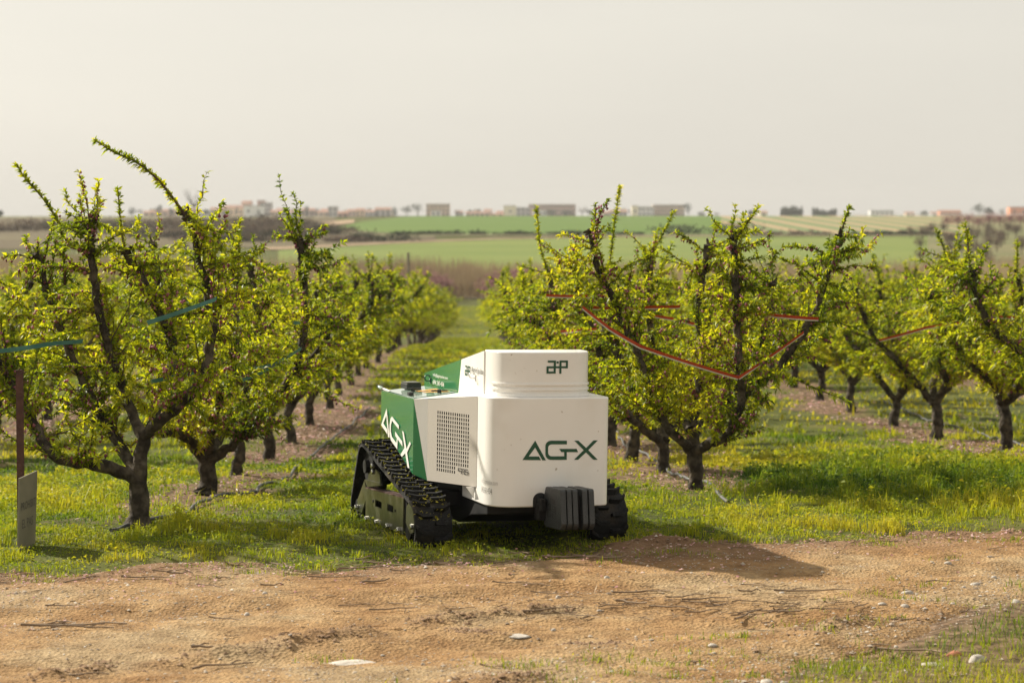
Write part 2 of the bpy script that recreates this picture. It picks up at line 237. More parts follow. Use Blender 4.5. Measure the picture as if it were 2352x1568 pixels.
# ------------------------------------------------------------------ materials
def nodes(name):
    m = bpy.data.materials.new(name); m.use_nodes = True
    nt = m.node_tree; b = nt.nodes.get('Principled BSDF'); return m, nt, b
def mat(name, col, rough=.6, metal=0.0, var=None, vscale=3.0, bump=0.0, bscale=40.0, spec=.5, coat=0.0, detail=6, lo=.35, hi=.65):
    m, nt, b = nodes(name)
    b.inputs['Base Color'].default_value = (*col, 1); b.inputs['Roughness'].default_value = rough
    b.inputs['Metallic'].default_value = metal; b.inputs['Specular IOR Level'].default_value = spec
    b.inputs['Coat Weight'].default_value = coat; b.inputs['Coat Roughness'].default_value = .08
    if var or bump: tc = nt.nodes.new('ShaderNodeTexCoord')
    if var:
        n = nt.nodes.new('ShaderNodeTexNoise'); n.inputs['Scale'].default_value = vscale; n.inputs['Detail'].default_value = detail
        r = nt.nodes.new('ShaderNodeValToRGB'); r.color_ramp.elements[0].position = lo; r.color_ramp.elements[1].position = hi
        r.color_ramp.elements[0].color = (*col, 1); r.color_ramp.elements[1].color = (*var, 1)
        nt.links.new(tc.outputs['Object'], n.inputs['Vector']); nt.links.new(n.outputs['Fac'], r.inputs[0]); nt.links.new(r.outputs[0], b.inputs['Base Color'])
    if bump:
        n2 = nt.nodes.new('ShaderNodeTexNoise'); n2.inputs['Scale'].default_value = bscale; n2.inputs['Detail'].default_value = 6
        bp = nt.nodes.new('ShaderNodeBump'); bp.inputs['Strength'].default_value = bump; bp.inputs['Distance'].default_value = .02
        nt.links.new(tc.outputs['Object'], n2.inputs['Vector']); nt.links.new(n2.outputs['Fac'], bp.inputs['Height']); nt.links.new(bp.outputs[0], b.inputs['Normal'])
    return m
def ramp_attr(nt, attr, stops):
    a = nt.nodes.new('ShaderNodeAttribute'); a.attribute_name = attr
    r = nt.nodes.new('ShaderNodeValToRGB')
    while len(r.color_ramp.elements) > 1: r.color_ramp.elements.remove(r.color_ramp.elements[-1])
    r.color_ramp.elements[0].position = stops[0][0]; r.color_ramp.elements[0].color = (*stops[0][1], 1)
    for p, c in stops[1:]:
        e = r.color_ramp.elements.new(p); e.color = (*c, 1)
    nt.links.new(a.outputs['Fac'], r.inputs[0]); return r
def leaf_mat(name, stops, trans, tmix=.5, rough=.45, spec=.35):
    m, nt, b = nodes(name)
    r = ramp_attr(nt, 'rnd', stops)
    nt.links.new(r.outputs[0], b.inputs['Base Color']); b.inputs['Roughness'].default_value = rough
    b.inputs['Specular IOR Level'].default_value = spec
    t = nt.nodes.new('ShaderNodeBsdfTranslucent')
    mx = nt.nodes.new('ShaderNodeMix'); mx.data_type = 'RGBA'; mx.blend_type = 'MULTIPLY'; mx.inputs[0].default_value = 1.0
    mx.inputs[7].default_value = (*trans, 1)
    nt.links.new(r.outputs[0], mx.inputs[6]); nt.links.new(mx.outputs[2], t.inputs['Color'])
    ms = nt.nodes.new('ShaderNodeMixShader'); ms.inputs[0].default_value = tmix
    nt.links.new(b.outputs[0], ms.inputs[1]); nt.links.new(t.outputs[0], ms.inputs[2])
    nt.links.new(ms.outputs[0], nt.nodes['Material Output'].inputs['Surface'])
    return m
M = {}
M['white'] = mat('white_paint', (.86, .845, .815), .32, var=(.81, .79, .75), vscale=3.0, coat=.35, lo=.3, hi=.8)
def speckle(m, scale, lo, hi, col, amt):
    nt = m.node_tree; b = nt.nodes['Principled BSDF']; src = b.inputs['Base Color'].links[0].from_socket
    tc = nt.nodes.new('ShaderNodeTexCoord'); n = nt.nodes.new('ShaderNodeTexNoise'); n.inputs['Scale'].default_value = scale; n.inputs['Detail'].default_value = 3
    r = nt.nodes.new('ShaderNodeMapRange'); r.inputs['From Min'].default_value = lo; r.inputs['From Max'].default_value = hi; r.inputs['To Max'].default_value = amt
    mx = nt.nodes.new('ShaderNodeMix'); mx.data_type = 'RGBA'; mx.inputs[7].default_value = (*col, 1)
    nt.links.new(tc.outputs['Object'], n.inputs['Vector']); nt.links.new(n.outputs['Fac'], r.inputs['Value']); nt.links.new(r.outputs[0], mx.inputs[0]); nt.links.new(src, mx.inputs[6]); nt.links.new(mx.outputs[2], b.inputs['Base Color'])
speckle(M['white'], 26.0, .70, .76, (.30, .22, .14), .7)
speckle(M['white'], 2.4, .55, .85, (.58, .50, .40), .55)
M['vent'] = mat('vent_panel_beige', (.56, .52, .465), .4, var=(.53, .49, .44), vscale=2)
M['green'] = mat('green_paint', (.030, .185, .075), .16, var=(.036, .20, .082), vscale=2, coat=.6)
M['green_ink'] = mat('green_lettering', (.008, .07, .034), .4)
M['white_ink'] = mat('white_lettering', (.82, .80, .76), .4)
M['grey_ink'] = mat('grey_lettering', (.22, .215, .2), .5)
M['pale_ink'] = mat('pale_grey_lettering', (.50, .485, .46), .5)
M['black_ink_and_shade'] = mat('black_lettering_and_recess_shade', (.02, .02, .02), .5)
M['deck'] = mat('deck_green', (.36, .50, .39), .12, var=(.33, .46, .36), vscale=3, coat=.7)
M['orange_ink'] = mat('orange_marking', (.72, .34, .05), .4)
M['rubber'] = mat('track_rubber', (.009, .009, .009), .7, spec=.3, var=(.06, .045, .028), lo=.5, hi=.8, vscale=7, bump=.4, bscale=60)
M['black'] = mat('black_plastic', (.018, .019, .02), .45)
M['dark'] = mat('dark_steel', (.007, .0075, .008), .6, spec=.25, var=(.014, .013, .012), vscale=8)
M['plate'] = mat('olive_plate', (.065, .07, .05), .3, metal=.5, var=(.11, .10, .065), vscale=5, bump=.12, bscale=20)
M['iron'] = mat('cast_weight', (.026, .029, .030), .42, spec=.5, var=(.036, .039, .039), vscale=14, bump=.3, bscale=120)
M['bolt'] = mat('bolt_steel', (.55, .54, .5), .25, metal=1.0)
M['bark'] = mat('bark', (.034, .027, .02), .9, var=(.15, .122, .09), vscale=13, bump=1.0, bscale=38, lo=.42, hi=.72, spec=.2)
M['bark_far'] = M['bark']
M['twigbark'] = mat('twig_bark', (.06, .035, .022), .8, var=(.11, .06, .035), vscale=30)
LEAF = [(0, (.05, .09, .008)), (.3, (.165, .235, .010)), (.65, (.32, .37, .015)), (1, (.49, .48, .025))]
M['leaf'] = leaf_mat('peach_leaf', LEAF, (1.75, 1.55, .7), .56)
M['blossom'] = leaf_mat('spent_blossom', [(0, (.20, .05, .08)), (.6, (.42, .14, .20)), (1, (.66, .34, .40))], (1.2, 1.0, 1.0), .35)
GR = [(0, (.026, .064, .008)), (.25, (.08, .145, .012)), (.55, (.19, .24, .016)), (.8, (.29, .31, .02)), (1, (.36, .33, .03))]
M['grass'] = leaf_mat('grass_blade', GR, (1.6, 1.5, .8), .42, .6, .2)
M['petal'] = leaf_mat('fallen_petal', [(0, (.38, .17, .17)), (.5, (.58, .33, .33)), (1, (.75, .56, .53))], (1, 1, 1), .3)
M['red_tape'] = None
def tape_mat(name, c1, c2):
    """coloured film, paler on its other side"""
    m, nt, b = nodes(name)
    g = nt.nodes.new('ShaderNodeNewGeometry'); mx = nt.nodes.new('ShaderNodeMix'); mx.data_type = 'RGBA'
    mx.inputs[6].default_value = (*c1, 1); mx.inputs[7].default_value = (*c2, 1)
    nt.links.new(g.outputs['Backfacing'], mx.inputs[0]); nt.links.new(mx.outputs[2], b.inputs['Base Color'])
    b.inputs['Roughness'].default_value = .35
    return m
M['red_tape'] = mat('red_tape', (.58, .075, .03), .4, var=(.46, .05, .022), vscale=20)
M['white_tape'] = mat('white_tape', (.66, .60, .54), .4)
M['teal_tape'] = mat('teal_tape', (.06, .19, .19), .35, var=(.12, .28, .27), vscale=9)
M['hose'] = mat('hose', (.045, .05, .055), .55, var=(.09, .085, .08), vscale=9)
M['rust'] = mat('rusty_iron', (.055, .024, .018), .8, var=(.10, .042, .028), vscale=14, bump=.4, bscale=60)
M['board'] = mat('sign_board', (.21, .19, .135), .6, var=(.16, .145, .10), vscale=7)
M['wood'] = mat('weathered_wood', (.25, .22, .17), .85, var=(.16, .13, .1), vscale=6)
M['stick'] = mat('dry_stick', (.15, .098, .06), .85, var=(.33, .24, .155), vscale=5)
M['stone'] = mat('pebble', (.30, .265, .22), .8, var=(.52, .47, .41), vscale=2.5, bump=.3, bscale=40)
M['brick'] = mat('brick_stone', (.30, .10, .05), .85, var=(.4, .16, .08), vscale=12)
# ------------------------------------------------------------------ the ground
def axis_steps(a, b, step, far0, far1, g):
    c = list(np.arange(a, b + 1e-6, step)); s = step; x = c[-1]
    while x < far1: s *= g; x += s; c.append(x)
    s = step; x = c[0]; l = []
    while x > far0: s *= g; x -= s; l.append(x)
    return np.array(l[::-1] + c)
def grid_faces(nx, ny):
    i = np.arange(nx * ny).reshape(ny, nx)
    return np.stack([i[:-1, :-1], i[:-1, 1:], i[1:, 1:], i[1:, :-1]], -1).reshape(-1, 4)
ROWS = {'L3': -9.9, 'L2': -6.0, 'L1': -2.15, 'R1': 1.69, 'R2': 5.5, 'R3': 9.3}
def litter(x, y):
    d = np.full(np.shape(x), 9.)
    for k, xr in ROWS.items(): d = np.minimum(d, np.abs(x - rowx(xr, y)))
    n = fbm(np.asarray(x) * 1.3, np.asarray(y) * .9, 4)
    return (1 - sstep(.2, .75, d + (n - .5) * 1.7)) * sstep(16.0, 18.2, y - .31 * np.asarray(x)) * (1 - sstep(120, 150, y))
def road_mask(x, y):
    x = np.asarray(x, float); y = np.asarray(y, float)
    n = (fbm(x * 1.1 + 3, y * 1.1, 4) - .5)
    far = 1 - sstep(-.22, .22, y - road_far(x) + n * 1.3)
    near = sstep(-.5, .5, y - road_near(x) + n * 1.6)
    return far * near
gx = axis_steps(-11, 11, .18, -2600, 2600, 1.2); gy = axis_steps(2, 44, .18, -60, 7000, 1.08)
GX, GY = np.meshgrid(gx, gy)
GZ = terrain(GX, GY) + .085 * (fbm(GX * 2.4, GY * 2.4, 3) - .5) * (1 - road_mask(GX, GY)) * (np.abs(GX) < 12) * (GY < 45) - .03 * road_mask(GX, GY)
lit = litter(GX, GY)
m, nt, b = nodes('orchard_floor')
tc = nt.nodes.new('ShaderNodeTexCoord')
n1 = nt.nodes.new('ShaderNodeTexNoise'); n1.inputs['Scale'].default_value = 1.1; n1.inputs['Detail'].default_value = 10; n1.inputs['Roughness'].default_value = .7
nt.links.new(tc.outputs['Object'], n1.inputs['Vector'])
r1 = nt.nodes.new('ShaderNodeValToRGB')
for i, (p, c) in enumerate([(.36, (.038, .048, .012)), (.5, (.075, .085, .017)), (.66, (.13, .12, .035))]):
    e = r1.color_ramp.elements[i] if i < 2 else r1.color_ramp.elements.new(p)
    e.position = p; e.color = (*c, 1)
nt.links.new(n1.outputs['Fac'], r1.inputs[0])
n2 = nt.nodes.new('ShaderNodeTexNoise'); n2.inputs['Scale'].default_value = 14; n2.inputs['Detail'].default_value = 8
nt.links.new(tc.outputs['Object'], n2.inputs['Vector'])
r2 = nt.nodes.new('ShaderNodeValToRGB')
for i, (p, c) in enumerate([(.38, (.07, .046, .028)), (.52, (.155, .10, .06)), (.68, (.25, .165, .105))]):
    e = r2.color_ramp.elements[i] if i < 2 else r2.color_ramp.elements.new(p)
    e.position = p; e.color = (*c, 1)
nt.links.new(n2.outputs['Fac'], r2.inputs[0])
la = nt.nodes.new('ShaderNodeAttribute'); la.attribute_name = 'litter'
mx = nt.nodes.new('ShaderNodeMix'); mx.data_type = 'RGBA'
nt.links.new(la.outputs['Fac'], mx.inputs[0]); nt.links.new(r1.outputs[0], mx.inputs[6]); nt.links.new(r2.outputs[0], mx.inputs[7])
nt.links.new(mx.outputs[2], b.inputs['Base Color']); b.inputs['Roughness'].default_value = .95; b.inputs['Specular IOR Level'].default_value = .1
M['floor'] = m
bare = lit + road_mask(GX, GY) + .8 * (GY < 13.2) * (GX > -1)
ground = tag(obj('ground', np_mesh('ground', np.stack([GX, GY, GZ], -1).reshape(-1, 3), grid_faces(len(gx), len(gy)), m, {'litter': np.clip(bare, 0, 1).ravel()}, True)), kind='structure')

# the dirt track: a fine sheet with ruts, ridges and crumbs
dx = np.arange(-7.0, 7.0, .035); dy = np.arange(7.6, 17.0, .035)
DX, DY = np.meshgrid(dx, dy)
RM = road_mask(DX, DY)
def ridge(x, y, x0, y0, x1, y1, w):
    L = math.hypot(x1 - x0, y1 - y0); t = ((x - x0) * (x1 - x0) + (y - y0) * (y1 - y0)) / L ** 2
    d = np.abs((x - x0) * (y1 - y0) - (y - y0) * (x1 - x0)) / L
    return np.exp(-(d / w) ** 2) * sstep(-.15, .1, t) * (1 - sstep(.9, 1.15, t))
RIDGES = [(-2.4, 10.15, -1.25, 10.85, .09), (-1.25, 10.8, -.35, 11.75, .10), (-.35, 11.7, .3, 12.15, .06), (1.2, 11.0, 2.1, 12.1, .12), (-.3, 10.2, .5, 10.25, .1), (.2, 14.3, 3.4, 15.3, .16)]
def ridges(x, y):
    s = 0
    for a in RIDGES: s = s + ridge(x, y, *a)
    return s * np.clip((fbm(x * 3.1 + 7, y * 3.1, 3) - .40) * 4.5, 0, 1.1)
def ruts(x, y):
    d = (road_far(x) - y) + .12 * np.sin(x * 1.3)
    return np.exp(-((d - 1.55) / .17) ** 2) + np.exp(-((d - 3.0) / .17) ** 2)
rg = ridges(DX, DY)
DZ = terrain(DX, DY) + .012 + .05 * (fbm(DX * .7, DY * .9, 3) - .5) + .030 * (fbm(DX * 5, DY * 6, 4) - .5) + .008 * (vnoise(DX * 13, DY * 21) - .5) * (.3 + 1.4 * fbm(DX * 1.2, DY * 1.2, 2)) + rg * (.006 + .055 * fbm(DX * 9, DY * 9, 3))
DZ = DZ - .024 * ruts(DX, DY) + .01 * np.exp(-((road_far(DX) - DY - 1.28) / .1) ** 2) - .09 * (1 - RM) ** 1.5
m, nt, b = nodes('dirt')
tc = nt.nodes.new('ShaderNodeTexCoord')
na = nt.nodes.new('ShaderNodeTexNoise'); na.inputs['Scale'].default_value = .9; na.inputs['Detail'].default_value = 8; na.inputs['Roughness'].default_value = .62
nb = nt.nodes.new('ShaderNodeTexNoise'); nb.inputs['Scale'].default_value = 30; nb.inputs['Detail'].default_value = 8; nb.inputs['Roughness'].default_value = .7
nc = nt.nodes.new('ShaderNodeTexVoronoi'); nc.inputs['Scale'].default_value = 55
for n in (na, nb, nc): nt.links.new(tc.outputs['Object'], n.inputs['Vector'])
ra = nt.nodes.new('ShaderNodeValToRGB')
for i, (p, c) in enumerate([(.38, (.29, .17, .074)), (.5, (.35, .228, .112)), (.6, (.36, .268, .155))]):
    e = ra.color_ramp.elements[i] if i < 2 else ra.color_ramp.elements.new(p)
    e.position = p; e.color = (*c, 1)
rb = nt.nodes.new('ShaderNodeValToRGB'); rb.color_ramp.elements[0].position = .3; rb.color_ramp.elements[0].color = (.62, .58, .54, 1); rb.color_ramp.elements[1].position = .7; rb.color_ramp.elements[1].color = (1.22, 1.21, 1.19, 1)
mu = nt.nodes.new('ShaderNodeMix'); mu.data_type = 'RGBA'; mu.blend_type = 'MULTIPLY'; mu.inputs[0].default_value = 1
nt.links.new(na.outputs['Fac'], ra.inputs[0]); nt.links.new(nb.outputs['Fac'], rb.inputs[0])
ne = nt.nodes.new('ShaderNodeTexNoise'); ne.inputs['Scale'].default_value = 4.5; ne.inputs['Detail'].default_value = 6; nt.links.new(tc.outputs['Object'], ne.inputs['Vector'])
re_ = nt.nodes.new('ShaderNodeValToRGB'); re_.color_ramp.elements[0].position = .35; re_.color_ramp.elements[0].color = (.74, .70, .66, 1); re_.color_ramp.elements[1].position = .62; re_.color_ramp.elements[1].color = (1.1, 1.1, 1.1, 1)
m2_ = nt.nodes.new('ShaderNodeMix'); m2_.data_type = 'RGBA'; m2_.blend_type = 'MULTIPLY'; m2_.inputs[0].default_value = 1
nt.links.new(ne.outputs['Fac'], re_.inputs[0]); nt.links.new(ra.outputs[0], m2_.inputs[6]); nt.links.new(re_.outputs[0], m2_.inputs[7])
nt.links.new(m2_.outputs[2], mu.inputs[6]); nt.links.new(rb.outputs[0], mu.inputs[7])
da = nt.nodes.new('ShaderNodeAttribute'); da.attribute_name = 'damp'
md = nt.nodes.new('ShaderNodeMix'); md.data_type = 'RGBA'; md.inputs[7].default_value = (.17, .098, .058, 1)
nt.links.new(da.outputs['Fac'], md.inputs[0]); nt.links.new(mu.outputs[2], md.inputs[6]); nt.links.new(md.outputs[2], b.inputs['Base Color'])
bp = nt.nodes.new('ShaderNodeBump'); bp.inputs['Strength'].default_value = .6; bp.inputs['Distance'].default_value = .018
ad = nt.nodes.new('ShaderNodeMath'); ad.operation = 'ADD'
nt.links.new(nb.outputs['Fac'], ad.inputs[0]); nt.links.new(nc.outputs['Distance'], ad.inputs[1]); nt.links.new(ad.outputs[0], bp.inputs['Height']); nt.links.new(bp.outputs[0], b.inputs['Normal'])
b.inputs['Roughness'].default_value = .95; b.inputs['Specular IOR Level'].default_value = .15
M['dirt'] = m
edge = sstep(-1.0, -.1, DY - road_far(DX) + (fbm(DX * 1.5, DY * 1.5, 3) - .5) * 1.2)
damp = np.clip(.4 * np.clip(rg, 0, 1) * fbm(DX * 6, DY * 6, 3) * 1.6 + .7 * edge, 0, .85)
def road_z(x, y):
    x = np.asarray(x, float); y = np.asarray(y, float)
    return terrain(x, y) + .012 + .05 * (fbm(x * .7, y * .9, 3) - .5) + .030 * (fbm(x * 5, y * 6, 4) - .5) + ridges(x, y) * (.006 + .055 * fbm(x * 9, y * 9, 3)) - .024 * ruts(x, y) + .01 * np.exp(-((road_far(x) - y - 1.28) / .1) ** 2) - .09 * (1 - road_mask(x, y)) ** 1.5
def surf_z(x, y):
    g = terrain(x, y) + .085 * (fbm(np.asarray(x) * 2.4, np.asarray(y) * 2.4, 3) - .5) * (1 - road_mask(x, y)) - .03 * road_mask(x, y)
    return np.where((np.abs(x) < 6.9) & (np.asarray(y) < 16.9), np.maximum(g, road_z(x, y)), g)
tag(obj('dirt_track', np_mesh('dirt_track', np.stack([DX, DY, DZ], -1).reshape(-1, 3), grid_faces(len(dx), len(dy)), m, {'damp': damp.ravel()}, True)), kind='structure')

# ------------------------------------------------------------------ far fields
def sheet(name, material, f, n=60, k=60, lift=.08):
    """a field laid over the terrain: f(s,t) gives ground x,y"""
    s, t = np.meshgrid(np.linspace(0, 1, k), np.linspace(0, 1, n))
    x, y = f(s, t); z = terrain(x, y) + lift
    return tag(obj(name, np_mesh(name, np.stack([x, y, z], -1).reshape(-1, 3), grid_faces(k, n), material, None, True)), kind='structure')
def ax(px): return (px - 1176) / 5550.0            # sideways metres per metre of distance
def fan(px0, px1, y0, y1):
    def f(s, t):
        a0 = y0(ax(px0) * 300) if callable(y0) else y0
        q = px0 + (px1 - px0) * s
        ya = np.interp(q, *y0) if isinstance(y0, tuple) else y0
        yb = np.interp(q, *y1) if isinstance(y1, tuple) else y1
        y = ya + (yb - ya) * t
        return ax(q) * y, y
    return f
def field_mat(name, c1, c2, sc, stretch=(1, 1, 1), c3=None):
    m, nt, b = nodes(name)
    tc = nt.nodes.new('ShaderNodeTexCoord'); mp = nt.nodes.new('ShaderNodeMapping'); mp.inputs['Scale'].default_value = stretch
    n = nt.nodes.new('ShaderNodeTexNoise'); n.inputs['Scale'].default_value = sc; n.inputs['Detail'].default_value = 8; n.inputs['Roughness'].default_value = .65
    r = nt.nodes.new('ShaderNodeValToRGB'); r.color_ramp.elements[0].position = .36; r.color_ramp.elements[1].position = .64
    r.color_ramp.elements[0].color = (*c1, 1); r.color_ramp.elements[1].color = (*c2, 1)
    nt.links.new(tc.outputs['Object'], mp.inputs[0]); nt.links.new(mp.outputs[0], n.inputs['Vector']); nt.links.new(n.outputs['Fac'], r.inputs[0]); nt.links.new(r.outputs[0], b.inputs['Base Color'])
    b.inputs['Roughness'].default_value = .95; b.inputs['Specular IOR Level'].default_value = .1
    return m
M['field1'] = field_mat('lower_crop', (.095, .145, .030), (.19, .215, .055), .12, (.3, 3.0, 1))
M['field2'] = field_mat('upper_crop', (.068, .135, .024), (.13, .18, .04), .07, (.15, 2.4, 1))
M['scrub'] = field_mat('scrubland', (.085, .062, .04), (.14, .12, .062), .09, (.5, 2, 1))
M['fallow'] = field_mat('fallow', (.11, .13, .05), (.2, .17, .09), .08, (.4, 2, 1))
M['tan'] = field_mat('pale_earth', (.27, .19, .12), (.36, .27, .18), .2)
m, nt, b = nodes('striped_crop')
tc = nt.nodes.new('ShaderNodeTexCoord'); mp = nt.nodes.new('ShaderNodeMapping'); mp.inputs['Rotation'].default_value = (0, 0, R(-12)); mp.inputs['Scale'].default_value = (1, .03, 1)
wv = nt.nodes.new('ShaderNodeTexWave'); wv.inputs['Scale'].default_value = .052; wv.inputs['Distortion'].default_value = 1.6; wv.inputs['Detail'].default_value = 3; wv.inputs['Detail Scale'].default_value = 2
r = nt.nodes.new('ShaderNodeValToRGB'); r.color_ramp.elements[0].position = .3; r.color_ramp.elements[0].color = (.09, .14, .03, 1); r.color_ramp.elements[1].position = .75; r.color_ramp.elements[1].color = (.30, .21, .10, 1)
nt.links.new(tc.outputs['Object'], mp.inputs[0]); nt.links.new(mp.outputs[0], wv.inputs['Vector']); nt.links.new(wv.outputs['Fac'], r.inputs[0]); nt.links.new(r.outputs[0], b.inputs['Base Color']); b.inputs['Roughness'].default_value = .95
M['striped'] = m
TRK = ([-900, 0, 700, 760, 900, 1160, 1500, 2352, 3200], [330, 330, 335, 338, 352, 372, 384, 388, 390])
sheet('lower_field', M['field1'], fan(640, 2130, 240, ([640, 760, 900, 1160, 1500, 2352], [308, 320, 338, 364, 380, 385])), lift=.10)
sheet('far_track', M['tan'], fan(600, 1640, ([640, 760, 900, 1160, 1500, 2352], [310, 322, 340, 366, 382, 387]), ([640, 760, 900, 1160, 1500, 2352], [321, 332, 348, 372, 386, 390])), 12, 60, .14)
sheet('upper_field', M['field2'], fan(770, 1660, ([770, 860, 1000, 1660], [441, 416, 400, 398]), ([770, 830, 950, 1100, 1660], [446, 500, 565, 620, 620])), lift=.10)
sheet('striped_field', M['striped'], fan(1655, 2230, 400, ([1655, 2100, 2230], [640, 620, 560])), lift=.12)
sheet('verge', M['fallow'], fan(860, 2200, 386, 401), 10, 60, .16)
sheet('hedge_bank', M['scrub'], fan(755, 1000, ([755, 880, 1000], [334, 348, 362]), ([755, 880, 1000], [440, 412, 400])), 16, 30, .12)
sheet('scrubland', M['scrub'], fan(-900, 770, ([-900, 640, 770], [300, 322, 336]), 620), lift=.10)
sheet('fallow_field', M['fallow'], fan(2120, 3200, 238, 700), lift=.09)
sheet('valley_floor', M['scrub'], fan(-900, 3200, 203, 240), 10, 60, .12)
sheet('bare_bank', M['tan'], fan(740, 815, ([740, 815], [450, 490]), ([740, 815], [500, 525])), 16, 16, .16)
sheet('plateau', M['fallow'], fan(-1400, 3700, 622, 1500), 30, 60, .10)
# ------------------------------------------------------------------ the tracked robot
ROB = bpy.data.objects.new('tracked_farm_robot', None); COL.objects.link(ROB)
_th, _ro = R(17.0), R(0.9)
_eu = Vector((math.cos(_th), math.sin(_th), 0)); _ev = Vector((-math.sin(_th), math.cos(_th), 0)); _ew = Vector((0, 0, 1))
_u2 = _eu * math.cos(_ro) - _ew * math.sin(_ro); _w2 = _ew * math.cos(_ro) + _eu * math.sin(_ro)
ROB.matrix_world = Matrix(((_u2.x, _ev.x, _w2.x, .2), (_u2.y, _ev.y, _w2.y, 14.25), (_u2.z, _ev.z, _w2.z, 0.0), (0, 0, 0, 1)))
tag(ROB, 'white and green tracked farm robot parked at the end of the grass aisle', 'robot')
def decal(name, polys, m, parent, off=(0, 0, 0)):
    """flat painted lettering from closed outlines in robot coordinates"""
    bm = bmesh.new()
    for P in polys:
        vs = [bm.verts.new(Vector(p) + Vector(off)) for p in P]
        bm.faces.new(vs).normal_update()
    bmesh.ops.triangulate(bm, faces=bm.faces[:], ngon_method='EAR_CLIP')
    me = bpy.data.meshes.new(name); bm.to_mesh(me); bm.free(); me.materials.append(m)
    return obj(name, me, parent)
def strokes(segs, w):
    out = []
    for (x0, y0, x1, y1) in segs:
        L = math.hypot(x1 - x0, y1 - y0) or 1; dx_, dy_ = (x1 - x0) / L * w / 2, (y1 - y0) / L * w / 2
        a0, b0, a1, b1 = x0 - dx_, y0 - dy_, x1 + dx_, y1 + dy_
        out.append([(a0 - dy_, b0 + dx_), (a1 - dy_, b1 + dx_), (a1 + dy_, b1 - dx_), (a0 + dy_, b0 - dx_)])
    return out
def text_mesh(name, body, fn, m, parent, bold=0.0):
    """built-in font outline mapped through fn(s,t), s,t in 0..1"""
    cu = bpy.data.curves.new(name, 'FONT'); cu.body = body; cu.resolution_u = 2; cu.offset = bold
    t = bpy.data.objects.new(name, cu); COL.objects.link(t)
    dg = bpy.context.evaluated_depsgraph_get(); me = bpy.data.meshes.new_from_object(t.evaluated_get(dg))
    bpy.data.objects.remove(t); bpy.data.curves.remove(cu)
    co = np.array([v.co[:] for v in me.vertices]); lo = co.min(0); hi = co.max(0)
    for v in me.vertices: v.co = fn((v.co.x - lo[0]) / (hi[0] - lo[0]), (v.co.y - lo[1]) / (hi[1] - lo[1]))
    me.materials.clear(); me.materials.append(m); me.name = name
    return obj(name, me, parent)
def bil(p00, p10, p01, p11):
    a, b_, c, d = [Vector(p) for p in (p00, p10, p01, p11)]
    return lambda s, t: a * (1 - s) * (1 - t) + b_ * s * (1 - t) + c * (1 - s) * t + d * s * t
def arcpts(cx, cy, r, a0, a1, n): return [(cx + r * math.cos(R(a0 + (a1 - a0) * i / n)), cy + r * math.sin(R(a0 + (a1 - a0) * i / n))) for i in range(n + 1)]
def shell(name, plan, z0, z1, m, parent, bevel=.006):
    """vertical-walled housing over a plan outline, z0/z1 constants or functions of (u,v)"""
    g = lambda z, p: z(p) if callable(z) else z
    n = len(plan)
    v = [(p[0], p[1], g(z0, p)) for p in plan] + [(p[0], p[1], g(z1, p)) for p in plan]
    f = [tuple(range(n - 1, -1, -1)), tuple(range(n, 2 * n))] + [(i, (i + 1) % n, n + (i + 1) % n, n + i) for i in range(n)]
    me = mesh_py(name, v, f, m)
    bm = bmesh.new(); bm.from_mesh(me); bmesh.ops.recalc_face_normals(bm, faces=bm.faces); bm.to_mesh(me); bm.free()
    for i, p in enumerate(me.polygons): p.use_smooth = i >= 2
    o = obj(name, me, parent)
    me.set_sharp_from_angle(angle=R(28))
    if bevel: bev(o, bevel, 2, 40)
    return o
# nose housing: rounded front-left corner, tight front-right corner
NU0, NU1, NR, NR2 = -.345, .392, .165, .05
plan = [(NU0, .62)] + [(NU0, .32)] + arcpts(NU0 + NR, NR, NR, 180, 270, 14) + arcpts(NU1 - NR2, NR2, NR2, 270, 360, 6) + [(NU1, .32), (NU1, .62)]
nose = shell('nose_housing', plan, .264, .913, M['white'], ROB, .008)
def nose_pt(s, w, off=.0025):
    """walk along the nose skin: s = metres from the front end of the rounded corner, negative round the corner to the left side"""
    if s >= 0: return Vector((NU0 + NR + s, -off, w))
    a = -s / NR
    if a <= math.pi / 2:
        t = -math.pi / 2 - a; return Vector((NU0 + NR + (NR + off) * math.cos(t), NR + (NR + off) * math.sin(t), w))
    return Vector((NU0 - off, NR + (-s - NR * math.pi / 2), w))
decal('front_lettering', AGX_FRONT, M['green_ink'], nose)
text_mesh('contact_lettering', 'info@agrinpulse.com', lambda s, t: nose_pt(-.285 + .165 * s, .388 + .040 * t - .006 * s), M['pale_ink'], nose)
text_mesh('contact_lettering', '694 243 434', lambda s, t: nose_pt(-.285 + .125 * s, .342 + .036 * t - .006 * s), M['grey_ink'], nose)
